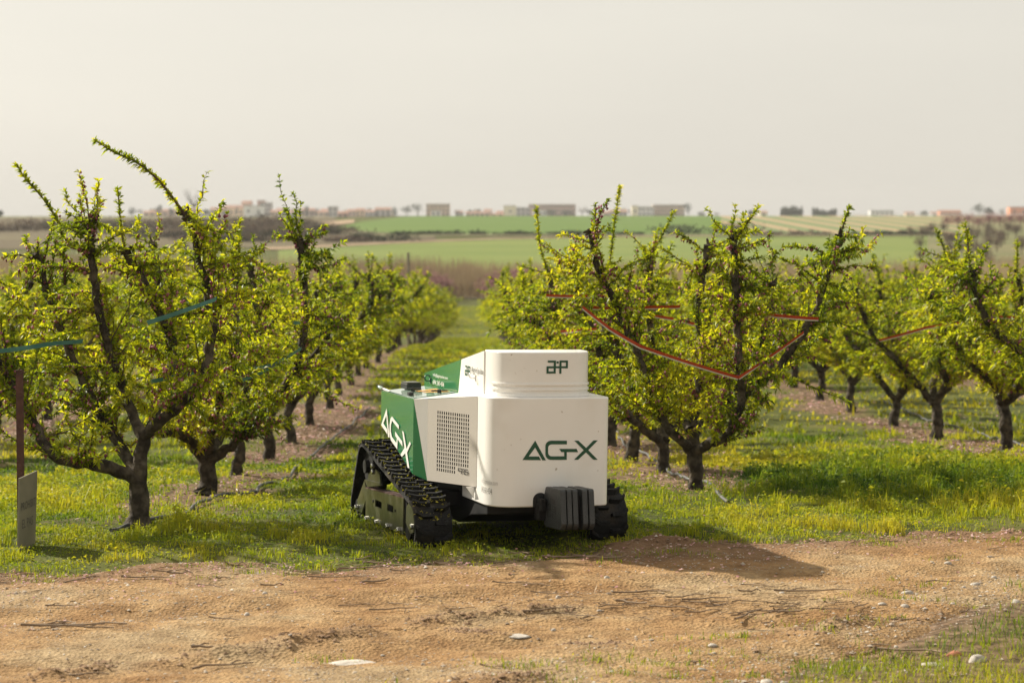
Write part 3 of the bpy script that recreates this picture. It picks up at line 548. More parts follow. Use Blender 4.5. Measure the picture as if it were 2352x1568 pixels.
# upper tower on the nose, gently bowed front
tu, tv = .015, .34
tw = []
for i in range(25):
    a = math.pi * i / 24
    c_, s_ = math.cos(a), math.sin(a)
    tw.append((tu - .305 * math.copysign(abs(c_) ** .62, c_), tv - .30 * abs(s_) ** .62))
tower_plan = [(-.292, .352)] + tw + [(.32, .352)]
tower = shell('tower_housing', tower_plan, .905, 1.178, M['white'], ROB, .006)
def ring_band(name, w0, w1, off, i0, i1, m, parent):
    P = tw[i0:i1]; V = []; F = []
    for k, (x, y) in enumerate(P):
        a = P[max(k - 1, 0)]; b_ = P[min(k + 1, len(P) - 1)]
        nx, ny = -(b_[1] - a[1]), (b_[0] - a[0]); L = math.hypot(nx, ny) or 1; nx, ny = nx / L, ny / L
        if ny > 0: nx, ny = -nx, -ny
        V += [(x, y, w0), (x + nx * off, y + ny * off, w0), (x + nx * off, y + ny * off, w1), (x, y, w1)]
    for k in range(len(P) - 1):
        for j in range(4): F.append((k * 4 + j, k * 4 + (j + 1) % 4, k * 4 + 4 + (j + 1) % 4, k * 4 + 4 + j))
    F += [(0, 1, 2, 3), tuple(len(V) - 4 + q for q in (3, 2, 1, 0))]
    return obj(name, mesh_py(name, V, F, m), parent)
ring_band('trim_band', .981, .992, .007, 2, 25, M['white'], tower)
ring_band('trim_band', .951, .962, .007, 2, 25, M['white'], tower)
ring_band('trim_foot', .914, .930, .009, 1, 25, M['white'], tower)
ap = [(600, 166, 640, 166), (640, 166, 640, 242), (592, 242, 640, 242), (592, 206, 592, 242), (592, 206, 722, 206), (678, 166, 678, 243), (678, 166, 722, 166), (722, 166, 722, 206), (658, 172, 659, 172)]
def tower_pt(u, w, off=.003):
    for k in range(len(tw) - 1):
        if tw[k][0] <= u <= tw[k + 1][0]:
            t = (u - tw[k][0]) / (tw[k + 1][0] - tw[k][0]); return (u, tw[k][1] + t * (tw[k + 1][1] - tw[k][1]) - off, w)
    return (u, tv, w)
decal('front_logo', [[tower_pt(.004 + (x - 590) / 140 * .131, 1.131 - (y - 158) / 92 * .079) for x, y in q] for q in strokes(ap, 14)], M['green_ink'], tower)
# hump behind the tower: white in front, green at the back, roof sloping down to the rear
def hump_part(name, v0, v1, v0b, v1b, m, vshear=0):
    top = lambda v: np.interp(v, [.34, .84, 1.72], [1.172, 1.091, .951])
    base = lambda v: np.interp(v, [.3, .9, 1.72], [.90, .872, .855])
    V = []
    for s in (-1, 1):
        x = -.298 if s < 0 else .328
        V += [(x, v0b, base(v0b)), (x, v1b, base(v1b)), (x, v1, top(v1)), (x, v0, top(v0))]
    F = [(0, 1, 2, 3), (7, 6, 5, 4), (3, 2, 6, 7), (0, 3, 7, 4), (1, 5, 6, 2), (0, 4, 5, 1)]
    me = mesh_py(name, V, F, m); bm = bmesh.new(); bm.from_mesh(me); bmesh.ops.recalc_face_normals(bm, faces=bm.faces); bm.to_mesh(me); bm.free()
    return obj(name, me, ROB)
humpf = hump_part('white_hump', .345, .838, .345, .902, M['white'])
humpr = hump_part('green_hump', .840, 1.722, .904, 1.722, M['green'])
def on_hump(v, w, off=.003): return Vector((-.298 - off, v, w))
text_mesh('contact_lettering', 'info@agrinpulse.com', lambda s, t: on_hump(1.50 - .36 * s, .940 + .026 * t), M['white_ink'], humpr, .004)
text_mesh('contact_lettering', '694 243 434', lambda s, t: on_hump(1.50 - .27 * s, .893 + .030 * t), M['white_ink'], humpr, .004)
text_mesh('name_lettering', "Agrin'pulse", lambda s, t: on_hump(.607 - .262 * s, 1.016 + .048 * t + .0 * s), M['black_ink_and_shade'], humpf, .003)
decal('side_logo', [[on_hump(.746 - (x - 590) / 140 * .115, 1.061 - (y - 158) / 92 * .062) for x, y in q] for q in strokes(ap, 13)], M['green_ink'], humpf)
def hook(name, v, w, r_, m, parent):
    c = -.302 - r_ * .95
    pts = [(c + r_ * math.cos(a), v + .004 * math.sin(a), w + r_ * math.sin(a)) for a in np.linspace(.25, 2 * math.pi - .05, 20)] + [(c + r_ * 1.0, v, w - r_ * .8), (c + r_ * 1.05, v, w - r_ * 1.9)]
    return tube(name, pts, .0045, m, parent, 6)
M['dkgreen'] = mat('dark_green_cable', (.008, .05, .03), .4)
hook('cable_loop', 1.56, .928, .019, M['dkgreen'], humpr)
hook('cable_loop', .52, 1.012, .018, M['white'], humpf)
# rear body: green sides, white chamfers, crowned deck
side_l = [(-.345, .3), (-.513, .82), (-.577, .93), (-.588, 1.72)]
def deckw(p):
    e = np.interp(p[1], [.3, .82, .95, 1.72], [.901, .846, .841, .838]); c_ = np.interp(p[1], [.3, .9, 1.72], [.905, .884, .871])
    q = min(1, max(0, (abs(p[0] - .02) - .30) / .27)) if abs(p[0] - .02) > .30 else 0
    return c_ + (e - c_) * q
def mir(p): return (.04 - p[0], p[1])
Vr = []; Fr = []; Ir = []
def face(P, mi):
    o = len(Vr); Vr.extend(P); Fr.append(tuple(range(o, o + len(P)))); Ir.append(mi)
def bot(v): return np.interp(v, [.3, .82, .93, 1.72], [.356, .343, .372, .618])
for mirror in (False, True):
    g = (lambda p, w: (.04 - p[0], p[1], w)) if mirror else (lambda p, w: (p[0], p[1], w))
    A_, B_, C_, D_ = side_l
    tl, bl = g(B_, .846), g(B_, .343); tr_, br_ = g(C_, .841), g(C_, .372)
    face([tl, tr_, bl], 0)                       # white triangle of the chamfer
    face([tr_, br_, bl], 1)                      # green triangle of the chamfer
    face([tr_, g(D_, .838), g(D_, .62), br_], 1)  # green side
    if mirror: face([g(A_, .901), g(B_, .846), g(B_, .343), g(A_, .356)], 0)
face([(-.588, 1.72, .838), (.628, 1.72, .838), (.628, 1.72, .62), (-.588, 1.72, .62)], 1)
for a_, b_ in ((side_l[0], side_l[1]), (side_l[1], side_l[2]), (side_l[2], side_l[3])):   # underside
    face([(a_[0], a_[1], bot(a_[1])), (b_[0], b_[1], bot(b_[1])), (.04 - b_[0], b_[1], bot(b_[1])), (.04 - a_[0], a_[1], bot(a_[1]))], 2)
rear = obj('rear_body', mesh_py('rear_body', Vr, Fr, [M['white'], M['green'], M['dark']], idx=Ir), ROB)
# deck faces
Vr.clear(); Fr.clear(); Ir.clear()
wd = lambda u, v: (u, v, float(deckw((u, v))) - .002)
for mirror in (False, True):
    g = (lambda u, v: (.04 - u, v, wd(u, v)[2])) if mirror else wd
    face([g(-.345, .3), g(-.513, .82), g(-.577, .93), g(-.30, .90), g(-.30, .35)], 0)
    face([g(-.577, .93), g(-.588, 1.72), g(-.30, 1.72), g(-.30, .90)], 1)
deck = obj('deck', mesh_py('deck', Vr, Fr, [M['white'], M['deck']], idx=Ir), ROB)
def ond(u, v, h=.0): return (u, v, float(deckw((u, v))) + h)
decal('deck_marking', [[ond(-.44, 1.42, .002), ond(-.44, 1.34, .002), ond(-.315, 1.30, .002), ond(-.315, 1.36, .002)], [ond(-.44, 1.28, .002), ond(-.42, 1.20, .002), ond(-.315, 1.02, .002), ond(-.315, 1.10, .002)], [ond(-.43, 1.26, .002), ond(-.315, 1.28, .002), ond(-.315, 1.2, .002)]], M['orange_ink'], deck)
tube('deck_seam', [ond(-.572, 1.70, .001), ond(-.562, 1.0, .001), ond(-.545, .97, .001), ond(-.31, .95, .001)], .003, M['dkgreen'], deck, 5)
for (u, v, r_) in ((-.46, 1.40, .25), (-.385, 1.03, .25)):
    la_ = box('latch_handle', (0, 0, 0), (.115, .016, .009), M['black'], ROB, .002); la_.location = ond(u, v, .018); la_.rotation_euler = (0, 0, r_)
    cyl('latch_pivot', (0, 0), .013, -.016, .008, 2, M['black'], la_, 12)
bx = box('control_box', (0, 0, .02), (.10, .12, .036), M['black'], ROB, .004); bx.location = ond(-.42, 1.60, .0); bx.rotation_euler = (0, 0, .1)
box('control_box_lid', (0, 0, .043), (.094, .112, .008), M['plate'], bx, .002)
br = box('rope_bracket', (0, 0, .012), (.03, .05, .024), M['black'], ROB, .003); br.location = ond(-.535, 1.17); box('rope_bracket_tongue', (.012, 0, .008), (.04, .02, .006), M['bolt'], br)
tube('hose_fitting', [(-.565, 1.58, .843), (-.575, 1.65, .846), (-.585, 1.71, .850)], [.005, .009, .009], M['white'], ROB, 8)
tube('fitting_cap', [(-.584, 1.705, .850), (-.594, 1.78, .858)], .012, M['deck'], ROB, 8)
decal('side_lettering', AGX_SIDE, M['white_ink'], rear, (-.009, 0, 0))
# vent panel with real slots
VA, VB = Vector((-.345, .3, 0)), Vector((-.513, .82, 0))
VL = (VB - VA).length; vdir = (VB - VA) / VL; vn = Vector((-vdir.y, vdir.x, 0))
if vn.x > 0: vn = -vn
def vp(s, w, off=0.0): q = VA + vdir * s - vn * (-off); return (q.x, q.y, w)
def ventw(s): return np.interp(s, [0, VL], [.356, .343]), np.interp(s, [0, VL], [.901, .846])
s0, s1 = .096, .432; wt, wb = .790, .414
nc_, nr_ = 15, 15
sp = (s1 - s0) / (nc_ - 1); rp = (wt - wb) / nr_
ss = [0.0]
for c in range(nc_): ss += [s0 + c * sp - .006, s0 + c * sp + .006]
ss.append(VL)
ws = [0.0]
for r_ in range(nr_): ws += [wb + r_ * rp + .0, wb + r_ * rp + .0185]
ws.append(1.0)
Vv = []; Fv = []
for j, w in enumerate(ws):
    for i, s in enumerate(ss):
        lo, hi = ventw(s); Vv.append(vp(s, lo if j == 0 else hi if j == len(ws) - 1 else w, .0015))
ni = len(ss)
for j in range(len(ws) - 1):
    for i in range(ni - 1):
        hole = (i % 2 == 1) and (j % 2 == 1) and not (i // 2 < 6 and j // 2 < 2)
        if not hole: Fv.append((j * ni + i, j * ni + i + 1, (j + 1) * ni + i + 1, (j + 1) * ni + i))
vent = obj('vent_panel', mesh_py('vent_panel', Vv, Fv, M['vent']), ROB)
bk = [vp(.05, .40, -.03), vp(.47, .40, -.03), vp(.47, .81, -.03), vp(.05, .81, -.03)]
obj('vent_backing', mesh_py('vent_backing', bk, [(0, 1, 2, 3)], M['black']), vent)  # black sheet added so the slots read dark
q5 = [(617, 1200, 616, 1250), (640, 1204, 680, 1210), (680, 1210, 679, 1232), (616, 1250, 785, 1268), (670, 1258, 668, 1300), (705, 1212, 705, 1222), (728, 1218, 775, 1222), (728, 1218, 727, 1255), (785, 1268, 778, 1316), (717, 1282, 716, 1308), (716, 1309, 760, 1314)]
decal('vent_logo', [[vp(.198 - (x - 612) / 176 * .112, .4535 - (y - 1195 - (x - 612) * .12) / 103 * .032, .004) for x, y in q] for q in strokes(q5, 14)], M['black_ink_and_shade'], vent)
# chassis under the body, its rear belly lowered to add shade beneath
prism('chassis', [(.12, .27), (.12, .21), (.45, .17), (.75, .09), (1.62, .09), (1.70, .30), (1.70, .60), (1.2, .46), (.9, .36), (.3, .352)], 0, -.33, .37, M['dark'], ROB, .008)
box('cross_beam', (.02, .78, .24), (.96, .12, .10), M['dark'], ROB, .01)
box('cross_beam', (.02, 1.45, .26), (.96, .12, .10), M['dark'], ROB, .01)
prism('skirt_plate', [(-.352, .352), (-.40, .352), (-.352, .285)], 1, .33, .345, M['white'], ROB)
# tracks
CIR = [((.53, .112), .150), ((1.77, .357), .145), ((1.965, .075), .115)]   # front idler, drive sprocket, rear idler (v,w), radius
def track_path(dr, n):
    cs = [(c, r_ + dr) for c, r_ in CIR]; segs = []
    N = len(cs)
    tang = []
    for i in range(N):
        (c0, r0), (c1, r1) = cs[i], cs[(i + 1) % N]
        d = np.array(c1) - np.array(c0); L = np.linalg.norm(d); ang = math.atan2(d[1], d[0]); off = math.acos((r0 - r1) / L)
        a = ang + off; tang.append((a, np.array(c0) + r0 * np.array([math.cos(a), math.sin(a)]), np.array(c1) + r1 * np.array([math.cos(a), math.sin(a)])))
    pts = []
    for i in range(N):
        a, p0, p1 = tang[i]; a2 = tang[(i + 1) % N][0]
        for t in np.linspace(0, 1, 40, endpoint=False): pts.append(p0 + (p1 - p0) * t)
        while a2 > a: a2 -= 2 * math.pi
        c1, r1 = cs[(i + 1) % N]
        for t in np.linspace(0, 1, 24, endpoint=False):
            b_ = a + (a2 - a) * t; pts.append(np.array(c1) + r1 * np.array([math.cos(b_), math.sin(b_)]))
    pts = np.array(pts); cl = np.vstack([pts, pts[:1]]); s = np.concatenate([[0], np.cumsum(np.linalg.norm(np.diff(cl, axis=0), axis=1))])
    q = np.linspace(0, s[-1], n, endpoint=False)
    return np.stack([np.interp(q, s, cl[:, 0]), np.interp(q, s, cl[:, 1])], 1), s[-1]
NL = 44
def lug_mesh():
    # half chevron: a bar across the belt that kicks back towards the outer edge
    out = [(.006, -.008), (.072, -.008), (.110, .026), (.110, .050), (.064, .013), (.006, .013)]
    h = .036; V = [(x, y, -.004) for x, y in out] + [(x * .97 + .002, y * .82 + .003, h) for x, y in out]
    n = len(out); F = [tuple(range(n - 1, -1, -1)), tuple(range(n, 2 * n))] + [(i, (i + 1) % n, n + (i + 1) % n, n + i) for i in range(n)]
    return mesh_py('tread_lug', V, F, M['rubber'])
LUG = lug_mesh()
def lug_mirror():
    me = LUG.copy()
    for v in me.vertices: v.co.x = -v.co.x; 
    me.flip_normals(); return me
LUG2 = lug_mirror()
def build_track(uc, hw, outer, dw, detail):
    belt = None
    P, L = track_path(0.0, 132); Q, _ = track_path(-.018, 132); V = []; F = []
    # matching normals: offset inward along the outline normal
    T = np.roll(P, -1, 0) - np.roll(P, 1, 0); T /= np.linalg.norm(T, axis=1)[:, None]
    cen = P.mean(0); Nn = np.stack([-T[:, 1], T[:, 0]], 1)
    if ((P - cen) * Nn).sum() < 0: Nn = -Nn
    Q = P - Nn * .016
    for i in range(len(P)):
        V += [(uc - hw, P[i][0], P[i][1] + dw), (uc + hw, P[i][0], P[i][1] + dw), (uc + hw, Q[i][0], Q[i][1] + dw), (uc - hw, Q[i][0], Q[i][1] + dw)]
    n = len(P)
    for i in range(n):
        j = (i + 1) % n
        for k in range(4): F.append((i * 4 + k, i * 4 + (k + 1) % 4, j * 4 + (k + 1) % 4, j * 4 + k))
    me = mesh_py('track_belt', V, F, M['rubber']); bm = bmesh.new(); bm.from_mesh(me); bmesh.ops.recalc_face_normals(bm, faces=bm.faces); bm.to_mesh(me); bm.free()
    belt = obj('track_belt', me, ROB)
    PL, _ = track_path(0.0, NL)
    TT = np.roll(PL, -1, 0) - np.roll(PL, 1, 0); TT /= np.linalg.norm(TT, axis=1)[:, None]
    for i in range(NL):
        for me_, sh in ((LUG, 0), (LUG2, .5)):
            o = bpy.data.objects.new('tread_lug', me_); COL.objects.link(o); o.parent = belt
            if sh:
                fr = (i + .5) / NL; pp, _ = PL[i] * .5 + PL[(i + 1) % NL] * .5, 0
                t_ = TT[i] + TT[(i + 1) % NL]; t_ /= np.linalg.norm(t_)
            else: pp, t_ = PL[i], TT[i]
            nn = np.array([-t_[1], t_[0]])
            if (pp - cen) @ nn < 0: nn = -nn
            # local x across, y along tangent, z outward
            y_ = Vector((0, t_[0], t_[1])); z_ = Vector((0, nn[0], nn[1])); x_ = y_.cross(z_)
            if x_.x < 0: y_ = -y_; x_ = y_.cross(z_)
            o.matrix_local = Matrix(((x_.x, y_.x, z_.x, uc), (x_.y, y_.y, z_.y, pp[0]), (x_.z, y_.z, z_.z, pp[1] + dw), (0, 0, 0, 1)))
    # wheels
    for (c, r_) in CIR:
        w_ = cyl('idler_wheel', (c[0], c[1] + dw), r_ - .022, uc - hw * .62, uc + hw * .62, 0, M['dark'], ROB, 28, .006)
        cyl('wheel_hub', (c[0], c[1] + dw), .045, uc - hw * .85, uc + hw * .85, 0, M['dark'], w_, 16)
    for v in (.80, 1.08, 1.36, 1.64):
        cyl('road_roller', (v, .045 + dw), .052, uc - hw * .6, uc + hw * .6, 0, M['dark'], ROB, 18)
    prism('track_frame', [(.62, .10 + dw), (.66, .235 + dw), (1.72, .205 + dw), (1.86, .12 + dw), (1.8, .03 + dw), (.75, .03 + dw)], 0, uc - hw * .55, uc + hw * .55, M['dark'], ROB)
    return belt
bl_ = build_track(-.585, .115, -1, -.018, True)
br_ = build_track(.535, .115, 1, .012, False)
# outer side plates of the left track
def plate_with_holes(name, vs, wlo, whi, holes, u0, u1, m, parent):
    cuts = sorted({vs[0], vs[1], *[h[0] for h in holes], *[h[1] for h in holes]})
    wl = sorted({h[2] for h in holes} | {h[3] for h in holes})
    V = []; F = []
    lo = lambda v: np.interp(v, vs, wlo); hi = lambda v: np.interp(v, vs, whi)
    rows = ['lo'] + wl + ['hi']
    for u in (u0, u1):
        for r_ in rows:
            for v in cuts: V.append((u, v, lo(v) if r_ == 'lo' else hi(v) if r_ == 'hi' else r_))
    nc2 = len(cuts); nr2 = len(rows)
    def hole(i, j):
        vm = (cuts[i] + cuts[i + 1]) / 2
        if j == 0 or j == nr2 - 2: return False
        wm = (rows[j] + rows[j + 1]) / 2
        return any(h[0] < vm < h[1] and h[2] < wm < h[3] for h in holes)
    for s in (0, 1):
        b_ = s * nc2 * nr2
        for j in range(nr2 - 1):
            for i in range(nc2 - 1):
                if not hole(i, j): F.append((b_ + j * nc2 + i, b_ + j * nc2 + i + 1, b_ + (j + 1) * nc2 + i + 1, b_ + (j + 1) * nc2 + i))
    k = nc2 * nr2
    for i in range(nc2 - 1):
        F.append((i, i + 1, k + i + 1, k + i)); t_ = (nr2 - 1) * nc2; F.append((t_ + i, t_ + i + 1, k + t_ + i + 1, k + t_ + i))
    for j in range(nr2 - 1):
        for i in (0, nc2 - 1): F.append((j * nc2 + i, (j + 1) * nc2 + i, k + (j + 1) * nc2 + i, k + j * nc2 + i))
    return obj(name, mesh_py(name, V, F, m), parent)
sp_ = plate_with_holes('side_plate', (.70, 1.68), (.028, .002), (.250, .205), [(.95, 1.10, .128, .172), (1.25, 1.42, .118, .162)], -.694, -.684, M['plate'], ROB)
prism('side_plate_top', [(.70, .250), (1.68, .205), (1.68, .211), (.70, .256)], 0, -.694, -.62, M['rust'], sp_)
prism('rear_gusset', [(1.66, .215), (1.74, .255), (1.34, .275), (1.30, .262)], 0, -.690, -.676, M['plate'], ROB)
prism('rear_gusset', [(1.34, .27), (1.70, .25), (1.66, .30), (1.50, .345), (1.38, .335)], 0, -.680, -.668, M['plate'], ROB)
prism('rear_arm', [(1.69, .20), (1.74, .25), (1.93, .10), (1.90, .03), (1.80, .03), (1.69, .13)], 0, -.690, -.680, M['plate'], ROB)
prism('front_guard', [(.425, .13), (.47, .215), (.56, .245), (.62, .20), (.63, .11), (.52, .055), (.44, .075)], 0, -.696, -.686, M['plate'], ROB)
prism('front_bracket', [(.55, .05), (.68, .24), (.72, .24), (.72, .03), (.6, .0)], 0, -.682, -.674, M['dark'], ROB)
for v, w in ((1.90, .055), (1.62, .012), (1.35, .022), (1.06, .034), (.78, .045), (.455, .105), (1.46, .372), (1.45, .335)):
    bo = cyl('bolt', (v, w), .017, -.716, -.69, 0, M['bolt'], ROB, 12, .005)
for v, w in ((1.47, .145), (.90, .15)):
    cyl('plate_pin', (v, w), .009, -.699, -.69, 0, M['black'], ROB, 10)
# front weights
prof = [(-.022, .345), (-.045, .386), (-.06, .392), (-.316, .402), (-.327, .392), (-.358, .205), (-.352, .188), (-.325, .167), (-.07, .155), (-.022, .165)]
for a, b_ in ((-.022, .011), (.017, .046), (.052, .083), (.111, .143), (.151, .184)):
    w_ = prism('front_weight', prof, 0, a, b_, M['iron'], ROB, .004)
    if a < 0:
        sd = lambda v, w: (-.0235, v, w)
        decal('grip_slot_shade', [[sd(-.135, .338), sd(-.235, .333), sd(-.235, .303), sd(-.135, .310)]], M['black_ink_and_shade'], w_)  # flat black shape painted as the shade in the grip recess
        lg = [(585, 605, 632, 605), (632, 605, 632, 640), (580, 640, 585, 605), (632, 640, 632, 715), (580, 715, 728, 745), (580, 715, 580, 840), (600, 845, 635, 850), (635, 790, 635, 850), (675, 630, 728, 635), (728, 635, 728, 760), (675, 690, 710, 690), (675, 775, 675, 855)]
        decal('weight_logo', [[sd(-.055 - (x - 530) / 290 * .27, .40 - (y - 245 - (x - 530) * .10) / 800 * .235) for x, y in q] for q in strokes(lg, 15)], M['black_ink_and_shade'], w_)  # recessed logo drawn as flat black strokes for its shade
        decal('weight_hole_shade', [[sd(-.315 + .009 * math.cos(t), .205 + .012 * math.sin(t)) for t in np.linspace(0, 2 * math.pi, 10, endpoint=False)]], M['black_ink_and_shade'], w_)  # flat black disc painted as the shade inside the hole
box('weight_spacer', (.0975, -.17, .27), (.026, .24, .18), M['dark'], ROB)
box('weight_bracket', (.06, -.02, .24), (.26, .06, .10), M['dark'], ROB, .004)
ar = [(-.085, .264)] + [(-.040 + .045 * math.cos(t), .305 + .045 * math.sin(t)) for t in np.linspace(math.pi, 0, 12)] + [(.005, .264)]
prism('hitch_opening_shade', ar, 1, -.004, .01, M['black'], ROB)  # solid black arch, its colour stands in for the shade in the cutout
box('hitch_lug', (-.045, -.045, .285), (.035, .09, .07), M['dark'], ROB, .004)
box('hitch_foot', (-.03, -.02, .235), (.07, .08, .06), M['dark'], ROB, .004)
# rear face and mud on the tread
tube('tow_ring', [(.02 + .05 * math.cos(a), 1.74, .45 + .05 * math.sin(a)) for a in np.linspace(0, 2 * math.pi, 20)], .008, M['dark'], ROB, 6)
# ------------------------------------------------------------------ peach trees
def leaves_np(P, D, L, Wd, rng, rnd=None, droop=.25):
    """lanceolate folded leaves: positions, directions, lengths, widths -> verts, tris, attribute"""
    n = len(P)
    up = np.array([0, 0, 1.]) + rng.normal(0, .55, (n, 3))
    S = np.cross(D, up); S /= np.linalg.norm(S, axis=1)[:, None] + 1e-9
    N = np.cross(S, D)
    L_ = L[:, None]; W_ = Wd[:, None]
    dz = np.zeros((n, 3)); dz[:, 2] = -1
    mid = P + D * L_ * .48 + dz * L_ * droop * .18
    V = np.stack([P, mid + S * W_ * .5 + N * W_ * .28, mid, mid - S * W_ * .5 + N * W_ * .28, P + D * L_ + dz * L_ * droop], 1)
    b = (np.arange(n) * 5)[:, None, None]
    F = np.array([[0, 2, 1], [0, 3, 2], [1, 2, 4], [2, 3, 4]])[None] + b
    a = np.repeat(rng.random(n) if rnd is None else rnd, 5)
    return V.reshape(-1, 3), F.reshape(-1, 3), a
def blobs_np(P, r, rng):
    """tiny drooping blossoms: stretched octahedra"""
    n = len(P); o = np.array([[1, 0, 0], [-1, 0, 0], [0, 1, 0], [0, -1, 0], [0, 0, .9], [0, 0, -1.5]], float)
    V = P[:, None] + o[None] * r[:, None, None] * (1 + rng.normal(0, .3, (n, 6, 1)))
    F = np.array([[0, 2, 4], [2, 1, 4], [1, 3, 4], [3, 0, 4], [2, 0, 5], [1, 2, 5], [3, 1, 5], [0, 3, 5]])[None] + (np.arange(n) * 6)[:, None, None]
    return V.reshape(-1, 3), F.reshape(-1, 3), np.repeat(rng.random(n), 6)
def unit(v): return v / (np.linalg.norm(v, axis=-1, keepdims=True) + 1e-9)
def make_limbs(rng, h=1.92, spread=1.0):
    th = .38 + rng.random() * .15
    limbs = [[(0, 0, -.05, .072), (.0, .0, .12, .062), (rng.normal(0, .02), rng.normal(0, .02), th * .6, .056), (rng.normal(0, .03), rng.normal(0, .03), th, .052)]]
    n = rng.integers(4, 6); a0 = rng.random() * 6.28
    top = limbs[0][-1]
    for k in range(n):
        a = a0 + 6.28 * k / n + rng.normal(0, .22); ca, sa = math.cos(a), math.sin(a)
        rr = spread * (.75 + .35 * rng.random()); hh = h * (.82 + .22 * rng.random())
        pts = [(top[0], top[1], th - .05, .044)]
        for t, rad, z in ((.25, .038, .16), (.5, .034, .36), (.72, .031, .56), (.9, .028, .78), (1.0, .024, 1.0)):
            w = rng.normal(0, .05, 2)
            pts.append((ca * rr * t + w[0], sa * rr * t + w[1], th + (hh - th) * z, rad))
        limbs.append(pts)
        if rng.random() < .7:
            e = pts[-1]; l = .14 + .28 * rng.random(); d = rng.normal(0, .35, 2)
            limbs.append([(e[0], e[1], e[2] - .05, .009), (e[0] + d[0] * l * .5, e[1] + d[1] * l * .5, e[2] + l * .5, .007), (e[0] + d[0] * l, e[1] + d[1] * l, e[2] + l, .003)])
    return limbs
def tree_meshes(name, limbs, rng, dens=14.0, spur=.022, kleaf=4, lsz=1.0, sides=8, blossom=.16, step=.05):
    tubes = []; twigs = []; SP = []; SD = []; BP = []
    for li, L in enumerate(limbs):
        Pc = catmull(L, step); n = len(Pc)
        shoot = L[0][3] < .012
        Q = Pc.copy()
        if not shoot:
            Q[:, :3] += rng.normal(0, .006, (n, 3)); Q[:, 3] *= 1 + rng.normal(0, .07, n)
            if li > 0:
                Q[-1, 3] *= 1.5; Q[-2, 3] *= 1.35                     # knobbly pruned ends
            else: Q[0, 3] *= 1.25
        (twigs if shoot else tubes).append(tube_vf(Q[:, :3], list(np.maximum(Q[:, 3], .002)), 5 if shoot else sides))
        seg = np.linalg.norm(np.diff(Pc[:, :3], axis=0), axis=1); s = np.concatenate([[0], np.cumsum(seg)]); tot = s[-1]
        if shoot:
            q = np.arange(0.02, tot, spur * .5)
            pos = np.stack([np.interp(q, s, Pc[:, i]) for i in range(3)], 1)
            SP.append(pos); SD.append(np.repeat(unit(Pc[-1:, :3] - Pc[:1, :3]), len(q), 0) * .9); continue
        if li == 0: continue
        # knob of dark stubs at the pruned end
        for _ in range(3):
            d = unit(rng.normal(0, 1, 3) + np.array([0, 0, .3])); e = Pc[-1, :3]
            tubes.append(tube_vf([e, e + d * .035, e + d * .06], [.016, .012, .008], 5))
        # leaf spurs straight on the limb
        q = rng.uniform(tot * .3, tot, int(tot * 16)); pos = np.stack([np.interp(q, s, Pc[:, i]) for i in range(3)], 1)
        SP.append(pos); SD.append(unit(rng.normal(0, 1, (len(q), 3))) * .5)
        # side branches
        cen = np.array(limbs[0][-1][:3])
        for _ in range(int(tot * dens)):
            t = rng.uniform(.14, 1.0); p0 = np.array([np.interp(t * tot, s, Pc[:, i]) for i in range(3)])
            out = p0 - cen; out[2] = 0; out = unit(out + rng.normal(0, .01, 3))
            a = rng.uniform(0, 6.28); d = unit(np.array([math.cos(a), math.sin(a), rng.normal(.22, .42)]) + out * .45)
            up_ = rng.random() < .16
            if up_: d = unit(np.array([rng.normal(0, .22), rng.normal(0, .22), 1.0]))
            l = rng.uniform(.22, .62) * (1.15 - .45 * t)
            sag = rng.normal(-.02, .22) * (0 if up_ else 1)
            if p0[2] < .85: l *= .8; sag = abs(sag); d = unit(d * np.array([1, 1, .3]) + np.array([0, 0, .25]))
            pts = []; m_ = 6
            for k in range(m_ + 1):
                u = k / m_; pts.append(p0 + d * l * u + np.array([0, 0, sag * l * u * u]) + rng.normal(0, .008, 3) * (k > 0))
            pts = np.array(pts); twigs.append(tube_vf(pts, list(np.linspace(.0062, .0022, m_ + 1)), 4, False))
            q = np.arange(.03, l, spur) / l; pos = np.stack([np.interp(q, np.linspace(0, 1, m_ + 1), pts[:, i]) for i in range(3)], 1)
            SP.append(pos); SD.append(np.repeat(d[None], len(q), 0))
            nb = rng.binomial(len(q), blossom)
            if rng.random() < .55 and nb:
                BP.append(pos[rng.integers(0, len(q), nb * 2)] + rng.normal(0, .012, (nb * 2, 3)) - np.array([0, 0, .012]))
    SP = np.concatenate(SP); SD = np.concatenate(SD)
    k = rng.poisson(kleaf, len(SP)); P = np.repeat(SP, k, 0); T = np.repeat(SD, k, 0); n = len(P)
    D = unit(unit(rng.normal(0, 1, (n, 3))) * .8 + T * .75 + np.array([0, 0, .2]))
    L = rng.uniform(.026, .064, n) * lsz; Wd = L * rng.uniform(.25, .36, n)
    tone = np.clip(.5 + .9 * (fbm(P[:, 0] * 3 + 40, P[:, 2] * 3 + P[:, 1] * 2, 2) - .5) + rng.normal(0, .22, n), 0, 1)
    V, F, a = leaves_np(P, D, L, Wd, rng, tone, .30)
    me_l = np_mesh(name + '_foliage', V, F, M['leaf'], {'rnd': a})
    tv_, tf_ = join_vf(tubes); me_t = mesh_py(name + '_trunk', tv_, tf_, M['bark'], smooth=True)
    wv_, wf_ = join_vf(twigs); me_w = mesh_py(name + '_twigs', wv_, wf_, M['twigbark'])
    B = np.concatenate(BP); V, F, a = blobs_np(B, rng.uniform(.006, .0125, len(B)) * max(1, lsz * .9), rng)
    me_b = np_mesh(name + '_blossoms', V, F, M['blossom'], {'rnd': a})
    return me_t, me_w, me_l, me_b
